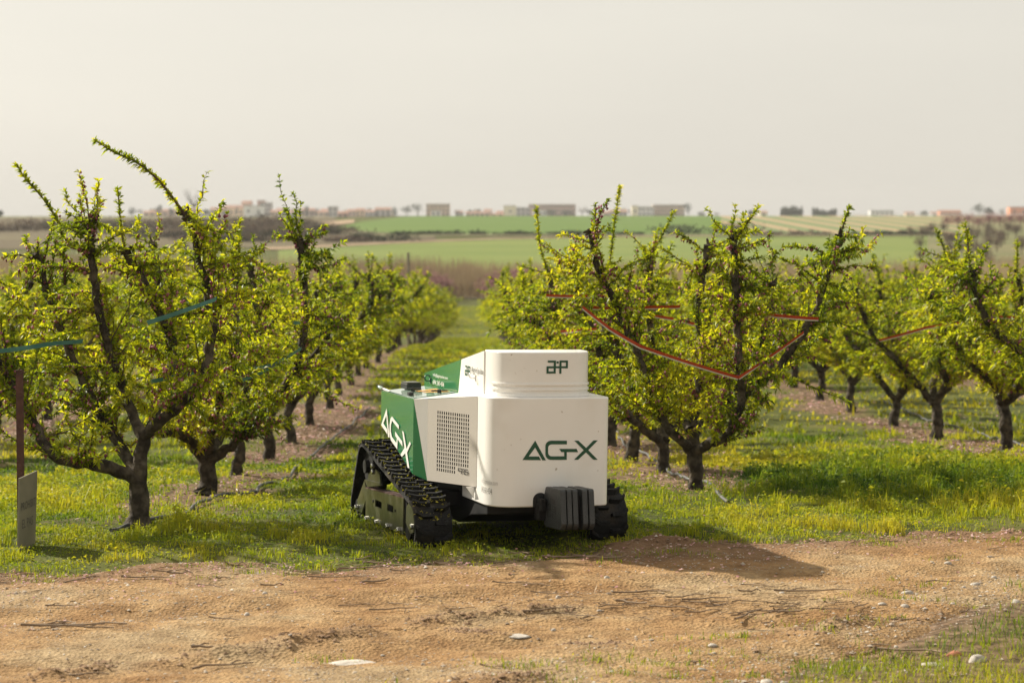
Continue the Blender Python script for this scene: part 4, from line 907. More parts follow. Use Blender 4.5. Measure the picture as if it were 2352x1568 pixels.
def place_tree(meshes, loc, rz, sc, label, group=None, rx=0.0):
    t = empty('peach_tree', loc, rz); t.scale = (sc, sc, sc)
    obj('trunk', meshes[0], t); tw_ = obj('twigs', meshes[1], t); tw_['kind'] = 'stuff'; f = obj('foliage', meshes[2], t); f['kind'] = 'stuff'
    if meshes[3] is not None: bl = obj('blossoms', meshes[3], t); bl['kind'] = 'stuff'
    w = obj and tag(t, label, 'peach tree', group)
    return t
HLAB = ['nearest peach tree at left with a low limb and one long shoot',
        'second peach tree on the left with a cut stub low on its trunk',
        'peach tree tied with red tape just behind the robot on the right',
        'second peach tree behind the robot on the right, partly hidden by the taped one']
for i, (b_, limbs) in enumerate(HERO):
    rng = np.random.default_rng(100 + i)
    place_tree(tree_meshes('hero', limbs, rng, dens=40, kleaf=6.2, blossom=.45), b_, 0, 1, HLAB[i], 'peach trees in rows')
MID = []
for i in range(4):
    rng = np.random.default_rng(200 + i); MID.append(tree_meshes('mid', make_limbs(rng), rng, dens=42, spur=.034, kleaf=6.2, lsz=1.2, sides=7, blossom=.3))
FAR = []
for i in range(3):
    rng = np.random.default_rng(300 + i); FAR.append(tree_meshes('far', make_limbs(rng, 1.78), rng, dens=30, spur=.07, kleaf=5.5, lsz=1.9, sides=5, blossom=.2, step=.12))
ORD = ['first', 'second', 'third', 'fourth', 'fifth', 'sixth', 'seventh', 'eighth', 'ninth', 'tenth', 'eleventh', 'twelfth']
ROWNAME = {'L1': 'in the row left of the aisle', 'R1': 'in the row right of the aisle', 'R2': 'in the row along the right edge',
           'L2': 'in the second row left of the aisle', 'R3': 'in the third row right of the aisle', 'L3': 'in the third row left of the aisle'}
PLAN = {'L1': [22.6, 26.0, 29.6] + list(np.arange(33.0, 140, 3.4)), 'R1': [24.6, 28.0] + list(np.arange(31.4, 140, 3.4)),
        'R2': list(np.arange(21.6, 112, 3.35)), 'L2': list(np.arange(27.0, 105, 3.4)), 'R3': list(np.arange(42.0, 90, 3.4)), 'L3': list(np.arange(44.0, 80, 3.4))}
rng = np.random.default_rng(5)
for rk, ys in PLAN.items():
    off = 2 if rk in ('L1', 'R1') else 0
    for k, y in enumerate(ys):
        x = rowx(ROWS[rk], y) + rng.normal(0, .06); y = y + rng.normal(0, .12)
        src = (MID if y < 42 else FAR)[rng.integers(0, 4 if y < 42 else 3)]
        n = k + off
        wide = 1.12
        if rk == 'L1': wide = 1.08 if y > 75 else 1.0
        if rk == 'L1' and y > 75: x += .15
        if rk == 'R1': wide = 1.1
        if rk in ('L2', 'R2') and y > 40: wide = 1.2
        if n < 12: lab, gr = f'{ORD[n]} peach tree {ROWNAME[rk]}, counted from the track', 'peach trees in rows'
        else: lab, gr = f'small far peach tree deep {ROWNAME[rk]}', f'far peach trees {ROWNAME[rk]}'
        tr_ = place_tree(src, (x, y, float(terrain(x, y)) - .02), rng.uniform(0, 6.28), rng.uniform(.92, 1.07), lab, gr)
        tr_.scale = (tr_.scale[0] * wide, tr_.scale[1] * wide, tr_.scale[2] * rng.uniform(.9, 1.12))

# ------------------------------------------------------------------ tapes, hoses, post, sign, pole
def ribbon(P, w, lean, m1, m2, name, parent):
    Q = [P[0]]
    for a_, b_ in zip(P[:-1], P[1:]):
        m_ = max(1, int(np.linalg.norm(b_ - a_) / .06)); Q += [a_ + (b_ - a_) * (k + 1) / m_ + np.array([0, 0, -.004 * math.sin(math.pi * (k + 1) / m_) * m_ * .12]) for k in range(m_)]
    P = np.array(Q); n = len(P); V = []; F1 = []
    for i, p in enumerate(P):
        d = unit(P[min(i + 1, n - 1)] - P[max(i - 1, 0)]); up = unit(np.array([lean * math.sin(i * .21), -.45, 1.0]))
        up = unit(up - d * (up @ d)); nn = np.cross(d, up)
        a, b_ = p + up * w / 2, p - up * w / 2; c = p - up * w * .18
        V += [a, c, b_, a + nn * .0015, c + nn * .0015, b_ + nn * .0015]
    F = []; I = []
    for i in range(n - 1):
        k = i * 6
        for s in (0, 3):
            F += [(k + s, k + s + 1, k + s + 7, k + s + 6), (k + s + 1, k + s + 2, k + s + 8, k + s + 7)]; I += [0, 1]
    return mesh_py(name, V, F, [m1, m2], idx=I)
TL = {'red': ['long red and white tape slanting down to the right branch of the taped peach tree', 'short red and white tape rising right from the dark upright limb', 'straight red tape high in the tree behind the robot', 'thin red tape crossing level behind the stubby left limb', 'faded red tape stretched right of the dark upright limb', 'red tape scrap just above the robot tower', 'red tape half hidden behind the taped tree', 'bright orange red tape near the right edge', 'dark red tape at the right edge above the orange one', 'red tape sloping through the row at right'],
      'teal': ['broad teal tape slanting up to the right limb of the nearest left tree', 'teal tape running out of the left edge', 'teal tape slanting up to the tall limb of the second left tree', 'pale teal tape hanging level beside the slanting one', 'short teal tape knot on the tall limb of the second left tree', 'thin teal tape low behind the nearest left tree']}
cnt = {'red': 0, 'teal': 0}
for c, P in TAPES:
    me = ribbon(np.array(P), .033 if c == 'red' else .030, .3, M['red_tape'] if c == 'red' else M['teal_tape'], M['white_tape'] if c == 'red' else M['teal_tape'], 'tie_tape', None)
    tag(obj('tie_tape', me), TL[c][cnt[c]], 'tape', f'{c} tie tapes on the trees'); cnt[c] += 1
HL = ['black irrigation hose winding from the nearest left tree along the row', 'grey irrigation hose at the foot of the taped peach tree', 'black irrigation hose along the row at the right edge']
for P, lab in zip(HOSES, HL):
    Q = catmull(P, .12); Q[:, 2] = surf_z(Q[:, 0], Q[:, 1]) + .03
    tag(tube('irrigation_hose', Q, .0125, M['hose'], None, 8), lab, 'hose')
prism_me = prism('iron_post', [(-3.030, 14.72), (-2.984, 14.72), (-2.984, 14.726), (-3.024, 14.726), (-3.024, 14.766), (-3.030, 14.766)], 2, -.3, 1.045, M['rust'])
tag(prism_me, 'rusty angle iron post standing at the left behind the small sign', 'post')
sg = empty('leaning_sign', (-2.92, 14.21, 0)); tag(sg, 'small weathered sign board standing in the grass against the rusty post', 'sign')
p0, p1 = Vector((0, 0, -.03)), Vector((.042, .29, -.03)); t0, t1 = Vector((.010, .02, .436)), Vector((.058, .31, .452))
nrm = (p1 - p0).cross(t0 - p0).normalized()
if nrm.x < 0: nrm = -nrm
V = [p0, p1, t1, t0] + [p + nrm * -.012 for p in (p0, p1, t1, t0)]
so = obj('board', mesh_py('board', V, [(0, 1, 2, 3), (7, 6, 5, 4), (0, 4, 5, 1), (1, 5, 6, 2), (2, 6, 7, 3), (3, 7, 4, 0)], M['board']), sg)
bev(so, .003)
fb = bil(p0, p1, t0, t1)
M['faded'] = mat('faded_letters', (.075, .07, .06), .7)
text_mesh('lettering', 'PROHIBIT', lambda s, t: fb(.08 + .84 * s, .575 + .105 * t) + nrm * .002, M['faded'], sg, .005)
text_mesh('lettering', 'EL PAS', lambda s, t: fb(.16 + .62 * s, .345 + .115 * t) + nrm * .002, M['faded'], sg, .005)
pz = float(terrain(-3.3, 77))
pole = prism('wooden_pole', [(-3.34, 77.0), (-3.30, 76.96), (-3.26, 77.0), (-3.27, 77.05), (-3.33, 77.05)], 2, pz - .2, .755, M['wood'])
tag(pole, 'thin weathered wooden pole standing above the left tree row', 'pole')

# ------------------------------------------------------------------ ground cover
rng = np.random.default_rng(11)
def blades(x, y, h, w, tone, rng, lean=.5):
    n = len(x); z = surf_z(x, y) - .006
    a = rng.uniform(0, 6.283, n); d = np.stack([np.cos(a), np.sin(a), np.zeros(n)], 1)
    s = np.stack([-np.sin(a + rng.normal(0, .6, n)), np.cos(a), np.zeros(n)], 1)
    le = np.abs(rng.normal(0, lean, n))[:, None]; H = h[:, None]; W_ = w[:, None]
    B = np.stack([x, y, z], 1); up = np.array([0, 0, 1.])
    m_ = B + up * H * .55 + d * le * H * .3; t_ = B + up * H * np.maximum(.25, 1 - le * .35) + d * le * H * .95
    V = np.stack([B - s * W_ * .5, B + s * W_ * .5, m_ - s * W_ * .42, m_ + s * W_ * .42, t_], 1).reshape(-1, 3)
    F = (np.array([[0, 1, 3], [0, 3, 2], [2, 3, 4]])[None] + (np.arange(n) * 5)[:, None, None]).reshape(-1, 3)
    return V, F, np.repeat(tone, 5)
def zone(x, y):
    """height, keep-probability and tone of the sward"""
    l = litter(x, y); n1_ = fbm(x * .55 + 9, y * .5, 3); n2_ = fbm(x * 1.9, y * 1.7 + 30, 3)
    tall = sstep(.4, 1.4, x - .55 * (y - 15.5)) * 0 + np.exp(-(((x - 3.3) / 1.5) ** 2 + ((y - 18.6) / 2.6) ** 2)) * 1.25
    left = np.exp(-(((x + 2.9) / 1.0) ** 2 + ((y - 17.6) / 2.0) ** 2)) * .7
    tall = np.clip(tall + left, 0, 1)
    keep = (1 - .93 * l) * (1 - road_mask(x, y)) ** 2
    tone = np.clip(.60 + 1.6 * (n1_ - .5) + .5 * (n2_ - .5) - .32 * tall, 0, 1)
    cl_ = fbm(x * 5.5 + 70, y * 5.5, 2)
    h = (.007 + .13 * np.clip(cl_ - .34, 0, 1) ** 1.25 * (.5 + n2_)) * (1 + 2.0 * tall)
    return h, keep * np.clip(-.2 + 2.3 * n2_, .08, 1), tone + .7 * (cl_ - .5)
def scatter(n, y0, y1, wide=.245, pad=1.3):
    y = np.sqrt(rng.uniform(y0 ** 2, y1 ** 2, n)); x = rng.uniform(-1, 1, n) * (wide * y + pad); return x, y
def sward(n, y0, y1, hs, ws):
    x, y = scatter(n, y0, y1); h, k, t = zone(x, y); s = rng.random(n) < k; x, y, h, t = x[s], y[s], h[s], t[s]
    m_ = len(x); h = h * rng.uniform(.5, 1.6, m_) * hs; w = ws * rng.uniform(.6, 1.5, m_)
    return blades(x, y, h, w, np.clip(t + rng.normal(0, .10, m_), 0, 1), rng)
parts = [sward(250000, 13.0, 20.5, 1.0, .006), sward(85000, 20.5, 30, 1.3, .014), sward(52000, 30, 62, 1.8, .036)]
def merge(parts):
    o = 0; VV = []; FF = []; AA = []
    for v, f, a in parts: VV.append(v); FF.append(f + o); AA.append(a); o += len(v)
    return np.concatenate(VV), np.concatenate(FF), np.concatenate(AA)
ya = rng.uniform(40, 190, 26000); xa = rowx(-.25, ya) + rng.uniform(-1.7, 1.7, 26000); ha, ka, ta = zone(xa, ya)
parts.append(blades(xa, ya, .05 * rng.uniform(.6, 1.4, 26000), .05 * rng.uniform(.6, 1.4, 26000), np.clip(.62 + .5 * (ta - .5) + rng.normal(0, .08, 26000), 0, 1), rng))
V, F, a = merge(parts)
g = tag(obj('grass', np_mesh('grass', V, F, M['grass'], {'rnd': a})), 'short yellow green grass covering the orchard floor', 'grass', kind='stuff')
# leafy weeds
x, y = scatter(155000, 13.2, 25); h, k, t = zone(x, y); s = rng.random(len(x)) < k * .9; x, y, h, t = x[s], y[s], h[s], t[s]
n = len(x); P = np.stack([x, y, surf_z(x, y) + h * rng.uniform(.3, 1.25, n)], 1)
D = unit(np.stack([rng.normal(0, 1, n), rng.normal(0, 1, n), rng.uniform(0, .9, n)], 1)); L = rng.uniform(.012, .036, n) * (.85 + 5 * h) * np.clip(y / 17, .9, 1.6)
V, F, a = leaves_np(P, D, L, L * .55, rng, np.clip(t + rng.normal(.02, .15, n), 0, 1))
tag(obj('weeds', np_mesh('weeds', V, F, M['grass'], {'rnd': a})), 'small leafy weeds growing through the grass', 'weeds', kind='stuff')
# front right corner grass and stray tufts on the dirt
x = rng.uniform(.3, 3.6, 60000); y = rng.uniform(8.6, 13.0, 60000)
k = .75 * (1 - sstep(-.75, .25, y - road_near(x) + (fbm(x * 1.3, y * 1.3, 3) - .5) * 1.8)) * (.25 + .95 * fbm(x * 2.4, y * 2.4 + 9, 3)); s = (rng.random(len(x)) < k * .8); x, y = x[s], y[s]
n = len(x); p1 = blades(x, y, rng.uniform(.02, .075, n), .0042 * rng.uniform(.6, 1.4, n), np.clip(.50 + 1.1 * (fbm(x * 1.5, y * 1.5, 2) - .5) + rng.normal(0, .15, n), 0, 1), rng, .8)
tx = []; ty = []
for _ in range(95):
    if rng.random() < .5: cx = rng.uniform(-3, 3.4); cy = float(road_far(cx)) - abs(rng.normal(0, .35))
    else: cx = rng.uniform(-.6, 2.4); cy = float(road_near(cx)) + abs(rng.normal(0, .7))
    m_ = rng.integers(8, 60); r_ = rng.uniform(.015, .06); tx.append(cx + rng.normal(0, r_ * 1.6, m_)); ty.append(cy + rng.normal(0, r_, m_))
for cx, cy, m_, r_ in ((-.02, 10.62, 90, .07), (.55, 10.72, 120, .10), (.72, 10.55, 120, .09), (-.85, 10.78, 70, .05), (.95, 11.2, 90, .07), (.35, 14.05, 60, .06), (.0, 14.0, 80, .07)):
    tx.append(cx + rng.normal(0, r_ * 1.6, m_)); ty.append(cy + rng.normal(0, r_, m_))
x = np.concatenate(tx); y = np.concatenate(ty); n = len(x)
p2 = blades(x, y, rng.uniform(.012, .05, n), .004 * rng.uniform(.6, 1.4, n), np.clip(.55 + rng.normal(0, .22, n), 0, 1), rng, .8)
V, F, a = merge([p1, p2])
tag(obj('roadside_grass', np_mesh('roadside_grass', V, F, M['grass'], {'rnd': a})), 'sparse bright grass tufts among stones along the dirt track', 'grass', kind='stuff')
# fallen petals
x, y = scatter(52000, 14.5, 40); l = litter(x, y); s = rng.random(len(x)) < l * .28 + .012; x, y = x[s], y[s]
x2 = rng.uniform(-3.2, 3.6, 900); y2 = road_far(x2) - np.abs(rng.normal(0, .7, 900)); x = np.concatenate([x, x2]); y = np.concatenate([y, y2])
n = len(x); P = np.stack([x, y, surf_z(x, y) + .006 + rng.uniform(0, .02, n)], 1); a = rng.uniform(0, 6.28, n); r_ = rng.uniform(.007, .015, n) * np.clip(y / 17, .8, 2)
o = np.stack([np.stack([np.cos(a + q) * r_, np.sin(a + q) * r_, rng.normal(0, .3, n) * r_], 1) for q in (0, 1.7, 3.2, 4.6)], 1)
V = (P[:, None] + o).reshape(-1, 3); F = np.arange(4 * n).reshape(-1, 4)
tag(obj('fallen_petals', np_mesh('fallen_petals', V, F, M['petal'], {'rnd': np.repeat(rng.random(n), 4)})), 'pink fallen blossom petals scattered under the trees', 'petals', kind='stuff')
# leaf litter: dry brown bits under the rows
x, y = scatter(36000, 15.5, 34); l = litter(x, y); s = rng.random(len(x)) < l * .8; x, y = x[s], y[s]; n = len(x)
M['dryleaf'] = leaf_mat('dry_leaf', [(0, (.07, .04, .025)), (.5, (.2, .12, .075)), (1, (.36, .25, .17))], (1, .9, .7), .2)
P = np.stack([x, y, surf_z(x, y) + .004], 1); D = unit(np.stack([rng.normal(0, 1, n), rng.normal(0, 1, n), rng.uniform(0, .35, n)], 1)); L = rng.uniform(.015, .05, n) * np.clip(y / 20, .8, 1.6)
V, F, a = leaves_np(P, D, L, L * .3, rng, None, .05)
tag(obj('dry_litter', np_mesh('dry_litter', V, F, M['dryleaf'], {'rnd': a})), 'dry brown leaf litter lying under the tree rows', 'leaf litter', kind='stuff')
# pebbles and clods
def rock_np(P, r, rng, flat=.6):
    n = len(P); o = np.array([[1, 0, 0], [.3, .95, 0], [-.8, .6, 0], [-.8, -.6, 0], [.3, -.95, 0], [.1, .1, 1], [-.1, 0, -1]], float)
    a = rng.uniform(0, 6.28, n); c, s = np.cos(a), np.sin(a)
    O = o[None] * (1 + rng.normal(0, .22, (n, 7, 1))); x = O[..., 0] * c[:, None] - O[..., 1] * s[:, None]; y = O[..., 0] * s[:, None] + O[..., 1] * c[:, None] * .9
    V = P[:, None] + np.stack([x, y, O[..., 2] * flat], -1) * r[:, None, None]
    F = []
    for k in range(5): F += [[k, (k + 1) % 5, 5]]
    F = np.array(F)[None] + (np.arange(n) * 7)[:, None, None]
    return V.reshape(-1, 3), F.reshape(-1, 3), np.repeat(rng.random(n), 7)
M['gravel'] = leaf_mat('gravel_stone', [(0, (.15, .11, .075)), (.4, (.28, .21, .145)), (.85, (.38, .32, .25)), (1, (.55, .50, .43))], (1, 1, 1), 0.0, .8)
n = 95000; x = rng.uniform(-3.6, 3.9, n); y = rng.uniform(9.2, 15.6, n)
gz = fbm(x * .8 + 5, y * .8, 3); k = road_mask(x, y) * np.clip((gz - .44) * 2.2 + .08, .02, .8) + .75 * np.exp(-((y - road_near(x) - .1) / .55) ** 2) * (x > .0) + .4 * np.exp(-((y - 10.3) / .8) ** 2) * (x > -1.2)
k = np.maximum(k, .55 * road_mask(x, y) * np.exp(-(((x + 2.3) / 1.1) ** 2 + ((y - 12.2) / 1.2) ** 2)))
s = rng.random(n) < k * .95; x, y = x[s], y[s]; n = len(x); r_ = np.exp(rng.normal(-5.7, .5, n)); r_ = np.clip(r_, .0018, .018)
V, F, a = rock_np(np.stack([x, y, surf_z(x, y) + r_ * .15], 1), r_, rng)
tag(obj('gravel', np_mesh('gravel', V, F, M['gravel'], {'rnd': a})), 'fine grey and white gravel strewn over the dirt track', 'gravel', kind='stuff')
M['clod'] = leaf_mat('soil_clod', [(0, (.12, .068, .036)), (.5, (.22, .135, .075)), (1, (.32, .21, .125))], (1, 1, 1), 0.0, .95)
X = []; Y = []
for (x0, y0, x1, y1, w) in RIDGES:
    m_ = int(420 * math.hypot(x1 - x0, y1 - y0)); t = rng.random(m_); X.append(x0 + (x1 - x0) * t + rng.normal(0, w * .8, m_)); Y.append(y0 + (y1 - y0) * t + rng.normal(0, w * .8, m_))
for cx, cy, r_ in ((-.2, 11.42, .06), (.4, 11.15, .05), (1.75, 10.95, .06), (.05, 10.25, .09), (1.5, 15.0, .25), (.7, 14.75, .2), (2.6, 15.2, .2)):
    m_ = 260; X.append(cx + rng.normal(0, r_ * 1.6, m_)); Y.append(cy + rng.normal(0, r_, m_))
x = np.concatenate(X); y = np.concatenate(Y); s = rng.random(len(x)) < np.clip((fbm(x * 3.1 + 7, y * 3.1, 3) - .40) * 5, .03, 1); x, y = x[s], y[s]; n = len(x); r_ = np.clip(np.exp(rng.normal(-5.35, .55, n)), .002, .016)
V, F, a = rock_np(np.stack([x, y, surf_z(x, y) + r_ * .3], 1), r_, rng, .8)
tag(obj('soil_clods', np_mesh('soil_clods', V, F, M['clod'], {'rnd': a})), 'dark crumbly soil clods along the wheel ridges', 'soil clods', kind='stuff')
# single stones
def stone_mesh(seed, flat):
    rg_ = np.random.default_rng(seed); bm = bmesh.new(); bmesh.ops.create_icosphere(bm, subdivisions=2, radius=1.0)
    ph = rg_.uniform(0, 6, 6)
    for v in bm.verts:
        c = v.co; k = 1 + .16 * math.sin(2.1 * c.x + ph[0]) * math.sin(2.6 * c.y + ph[1]) + .1 * math.sin(4.3 * c.z + ph[2] + c.x * 2) + rg_.normal(0, .05)
        v.co = c * k; v.co.z *= flat; v.co.y *= .75
    me = bpy.data.meshes.new('stone'); bm.to_mesh(me); bm.free(); me.polygons.foreach_set('use_smooth', [True] * len(me.polygons)); return me
ST = [stone_mesh(i, (.55, .4, .65, .5)[i % 4]) for i in range(5)]
for me in ST: me.materials.append(M['stone'])
ST[0].materials[0] = M['stone']
SB = stone_mesh(9, .7); SB.materials.append(M['brick'])
SF = stone_mesh(12, .13); SF.materials.append(M['stone'])
def put_stone(x, y, r_, label, me, rz=0, group=None):
    o = obj('stone', me); o.location = (x, y, float(surf_z(x, y)) - r_ * .05); o.scale = (r_, r_, r_); o.rotation_euler = (0, 0, rz); tag(o, label, 'stone', group)
put_stone(-.71, 10.70, .13, 'long flat pale stone set flush in the dirt at the bottom', SF, .25)
put_stone(.02, 11.35, .07, 'flat pale stone patch in the middle of the dirt track', SF, .1)
put_stone(2.02, 10.95, .042, 'broken red brick lump in the front right grass', SB, .3)
put_stone(2.10, 10.80, .052, 'rounded tan stone beside the red brick lump', ST[2], .6)
put_stone(1.88, 10.72, .05, 'flat buff stone in the grass left of the tan stone', ST[1], .2)
put_stone(.52, 13.15, .022, 'round white pebble lying alone on the track before the shadow', ST[2], .9)
for k in range(46):
    if k < 30: x = rng.uniform(.9, 3.2); y = float(road_near(x)) + rng.normal(.15, .45)
    else: x = rng.uniform(-2.8, 2.4); y = rng.uniform(10.2, 13.6)
    put_stone(x, y, float(np.clip(np.exp(rng.normal(-4.05, .4)), .010, .035)), 'small rounded pale stone among the gravel of the track edge' if k < 30 else 'small rounded pale stone lying on the open dirt', ST[rng.integers(0, 5)], rng.uniform(0, 6), 'loose stones along the track edge' if k < 30 else 'loose stones on the open dirt')
# twigs on the track
def twig_mesh(seed, L, r_):
    rg_ = np.random.default_rng(seed); n = 6; P = []
    for k in range(n): P.append((L * (k / (n - 1) - .5), rg_.normal(0, L * .028), abs(rg_.normal(.0, .006)) + r_))
    parts = [tube_vf(P, list(np.linspace(r_, r_ * .55, n)), 5)]
    if rg_.random() < .5:
        b0 = P[rg_.integers(1, 4)]; s_ = rg_.choice([-1, 1]); parts.append(tube_vf([b0, (b0[0] + L * .12, b0[1] + s_ * L * .07, b0[2] + .01), (b0[0] + L * .24, b0[1] + s_ * L * .12, b0[2] + .008)], [r_ * .7, r_ * .55, r_ * .4], 5))
    v, f = join_vf(parts); return mesh_py('twig', v, f, M['stick'], smooth=True)
TW = [twig_mesh(i, (.24, .16, .30, .12, .20, .42, .09, .26)[i % 8], (.005, .004, .0055, .005, .0075, .0055, .005, .0045)[i % 8]) for i in range(12)]
def put_twig(x, y, rz, sc, label, group, me):
    o = obj('twig', me); o.location = (x, y, float(surf_z(x, y)) + .004); o.rotation_euler = (0, 0, rz); o.scale = (sc, sc, sc); tag(o, label, 'twig', group)
put_twig(-1.28, 10.62, .55, 1.0, 'dark straight twig lying slanted at the bottom left', None, TW[2])
put_twig(-1.85, 10.35, .25, .9, 'crooked dark twig near the bottom left corner', None, TW[0])
put_twig(-1.38, 10.98, .05, .9, 'thick dark twig left of the soil ridge', None, TW[4])
put_twig(-2.1, 11.5, .06, 1.2, 'bundle of long dark twigs at the left edge', 'dark twigs at the left edge', TW[5])
put_twig(-2.2, 11.55, .10, 1.1, 'bundle of long dark twigs at the left edge', 'dark twigs at the left edge', TW[7])
put_twig(-2.05, 11.44, .02, 1.0, 'bundle of long dark twigs at the left edge', 'dark twigs at the left edge', TW[2])
put_twig(2.3, 14.55, .05, .55, 'short pale chip of wood beyond the robot shadow', None, TW[4])
put_twig(1.75, 11.05, -.45, 1.25, 'long thin branch lying in the front right grass', None, TW[5])
for k in range(64):
    x = rng.normal(.95, .62); y = rng.normal(12.2, .30); put_twig(x, y, rng.normal(.12, .55), rng.uniform(.4, 1.1), 'dry brown twig in the loose pile in the middle of the track', 'twigs piled on the track', TW[rng.integers(0, 12)])
for k in range(46):
    x = rng.uniform(-2.9, .6); y = float(road_far(x)) - abs(rng.normal(.15, .45)); put_twig(x, y, rng.normal(.15, .35), rng.uniform(.4, 1.2), 'dark twig along the grass edge left of the robot', 'twigs along the grass edge', TW[rng.integers(0, 12)])
for k in range(40):
    x = rng.uniform(-2.6, 3.3); y = rng.uniform(10.4, 14.4); 
    if float(road_mask(x, y)) < .6: continue
    put_twig(x, y, rng.normal(.1, .5), rng.uniform(.3, .8), 'thin stray twig scattered over the open dirt', 'stray twigs on the dirt', TW[rng.integers(0, 12)])
# splinters and straw between the twigs
M['straw'] = leaf_mat('straw', [(0, (.12, .075, .045)), (.5, (.28, .19, .115)), (1, (.46, .35, .23))], (1, 1, 1), 0.0, .9)
xs_ = [rng.normal(.95, .8, 900), rng.uniform(-3, 3.3, 700)]; ys_ = [rng.normal(12.2, .4, 900), rng.uniform(10.2, 14.8, 700)]
xe = rng.uniform(-3.2, 3.6, 1100); xs_.append(xe); ys_.append(road_far(xe) - np.abs(rng.normal(.05, .35, 1100)))
x = np.concatenate(xs_); y = np.concatenate(ys_); n = len(x); P = np.stack([x, y, surf_z(x, y) + .004], 1); a = rng.normal(.1, .8, n); D = np.stack([np.cos(a), np.sin(a), rng.normal(.05, .12, n)], 1); L = rng.uniform(.02, .11, n)
V, F, a = leaves_np(P, D, L, rng.uniform(.003, .007, n), rng, None, .02)
tag(obj('splinters', np_mesh('splinters', V, F, M['straw'], {'rnd': a})), 'pale dry splinters and straw strewn over the dirt track', 'splinters', kind='stuff')
# clippings caught in the track lugs
M['clip'] = leaf_mat('clipping', [(0, (.20, .19, .02)), (1, (.42, .36, .03))], (1, 1, .6), .3)
PL_, LL = track_path(.022, 400); n = 1100
i_ = rng.integers(0, 400, n); q = PL_[i_]; keep = (q[:, 1] > .16) & (q[:, 0] < 1.9); q = q[keep]; n = len(q)
P = np.stack([-.585 + rng.uniform(-.11, .11, n), q[:, 0], q[:, 1] - .018 + .004], 1); D = unit(rng.normal(0, 1, (n, 3)) * np.array([1, 1, .4])); L = rng.uniform(.010, .028, n)
V, F, a = leaves_np(P, D, L, L * .5, rng)
cl = obj('grass_clippings', np_mesh('grass_clippings', V, F, M['clip'], {'rnd': a}), ROB); cl['kind'] = 'stuff'
# ------------------------------------------------------------------ background: reeds, blossom trees, hedges, town
rng = np.random.default_rng(21)
def tufts(P, r_, size, rng, squash=.8):
    """clump of random leaf-sized triangles filling an ellipsoid crown"""
    n = len(P); D = unit(rng.normal(0, 1, (n, 3))); L = size * rng.uniform(.6, 1.4, n)
    return leaves_np(P, D, L, L * .7, rng, None, .1)
def crown_mesh(name, parts, n, size, m, seed, shell_=.55):
    """parts: list of (cx,cy,cz,rx,ry,rz)"""
    rg_ = np.random.default_rng(seed); P = []
    vol = np.array([p[3] * p[4] * p[5] for p in parts]); vol = vol / vol.sum()
    for p, v in zip(parts, vol):
        k = int(n * v) + 4; d = unit(rg_.normal(0, 1, (k, 3))); rr = rg_.uniform(shell_, 1.05, k)[:, None]
        P.append(np.array(p[:3]) + d * rr * np.array(p[3:]))
    P = np.concatenate(P); V, F, a = tufts(P, 1, size, rg_)
    tone = np.clip(.5 + 1.2 * (fbm(P[:, 0] * 2 / max(.3, size * 4) + 3, P[:, 2] * 2 / max(.3, size * 4), 2) - .5) + rg_.normal(0, .15, len(P)), 0, 1)
    return np_mesh(name, V, F, m, {'rnd': np.repeat(tone, 5)})
M['bush'] = leaf_mat('scrub_leaf', [(0, (.035, .034, .018)), (.5, (.085, .075, .042)), (1, (.15, .125, .075))], (1, 1, 1), .15, .8, .1)
M['hedge'] = leaf_mat('hedge_leaf', [(0, (.018, .024, .014)), (.5, (.04, .05, .024)), (1, (.075, .08, .04))], (1, 1, 1), .15, .8, .1)
M['brownbush'] = leaf_mat('brown_twigs', [(0, (.10, .072, .055)), (.5, (.18, .135, .10)), (1, (.26, .20, .145))], (1, 1, 1), .15, .9, .1)
M['pink'] = leaf_mat('pink_blossom', [(0, (.17, .09, .085)), (.5, (.32, .17, .165)), (1, (.46, .27, .27))], (1, 1, 1), .25, .8, .1)
M['reed'] = leaf_mat('dry_reed', [(0, (.20, .145, .09)), (.5, (.34, .26, .155)), (1, (.46, .37, .22))], (1, 1, 1), .2, .9, .1)
M['farleaf'] = leaf_mat('far_leaf', [(0, (.02, .035, .02)), (.5, (.045, .065, .035)), (1, (.075, .09, .05))], (1, 1, 1), .1, .8, .1)
M['bare'] = leaf_mat('bare_twigs', [(0, (.11, .085, .075)), (1, (.22, .17, .15))], (1, 1, 1), .1, .9, .1)
# dry reed belt
n = 30000; y = rng.uniform(205, 236, n); x = rng.uniform(-1, 1, n) * .27 * y; top = 1.5 + 2.4 * fbm(x * .09, y * .05, 3)
z = terrain(x, y); H = top * rng.uniform(.6, 1.15, n); W_ = rng.uniform(.03, .09, n); dxx = rng.normal(0, .18, n); 
V = np.stack([np.stack([x - W_, y, z], 1), np.stack([x + W_, y, z], 1), np.stack([x + dxx, y + rng.normal(0, .2, n), z + H], 1)], 1).reshape(-1, 3)
tn = np.clip(.5 + 1.7 * (fbm(x * .07 + 50, y * .02, 3) - .5) + rng.normal(0, .15, n), 0, 1)
tag(obj('reed_bed', np_mesh('reed_bed', V, np.arange(3 * n).reshape(-1, 3), M['reed'], {'rnd': np.repeat(tn, 3)})), 'belt of dry brown reeds across the valley beyond the orchard', 'reeds', kind='stuff')
def thing_tree(name, loc, meshes, sc, rz, label, cat, group=None, names=('crown', 'trunk')):
    t = empty(name, loc, rz); t.scale = (sc, sc, sc)
    for me, nm in zip(meshes, names):
        o = obj(nm, me, t)
        if nm == 'crown': o['kind'] = 'stuff'
    tag(t, label, cat, group); return t
def stem_mesh(h, r_, m): v, f = tube_vf([(0, 0, -.2), (0, 0, h * .5), (.05, .03, h)], [r_, r_ * .8, r_ * .4], 6); return mesh_py('stem', v, f, m)
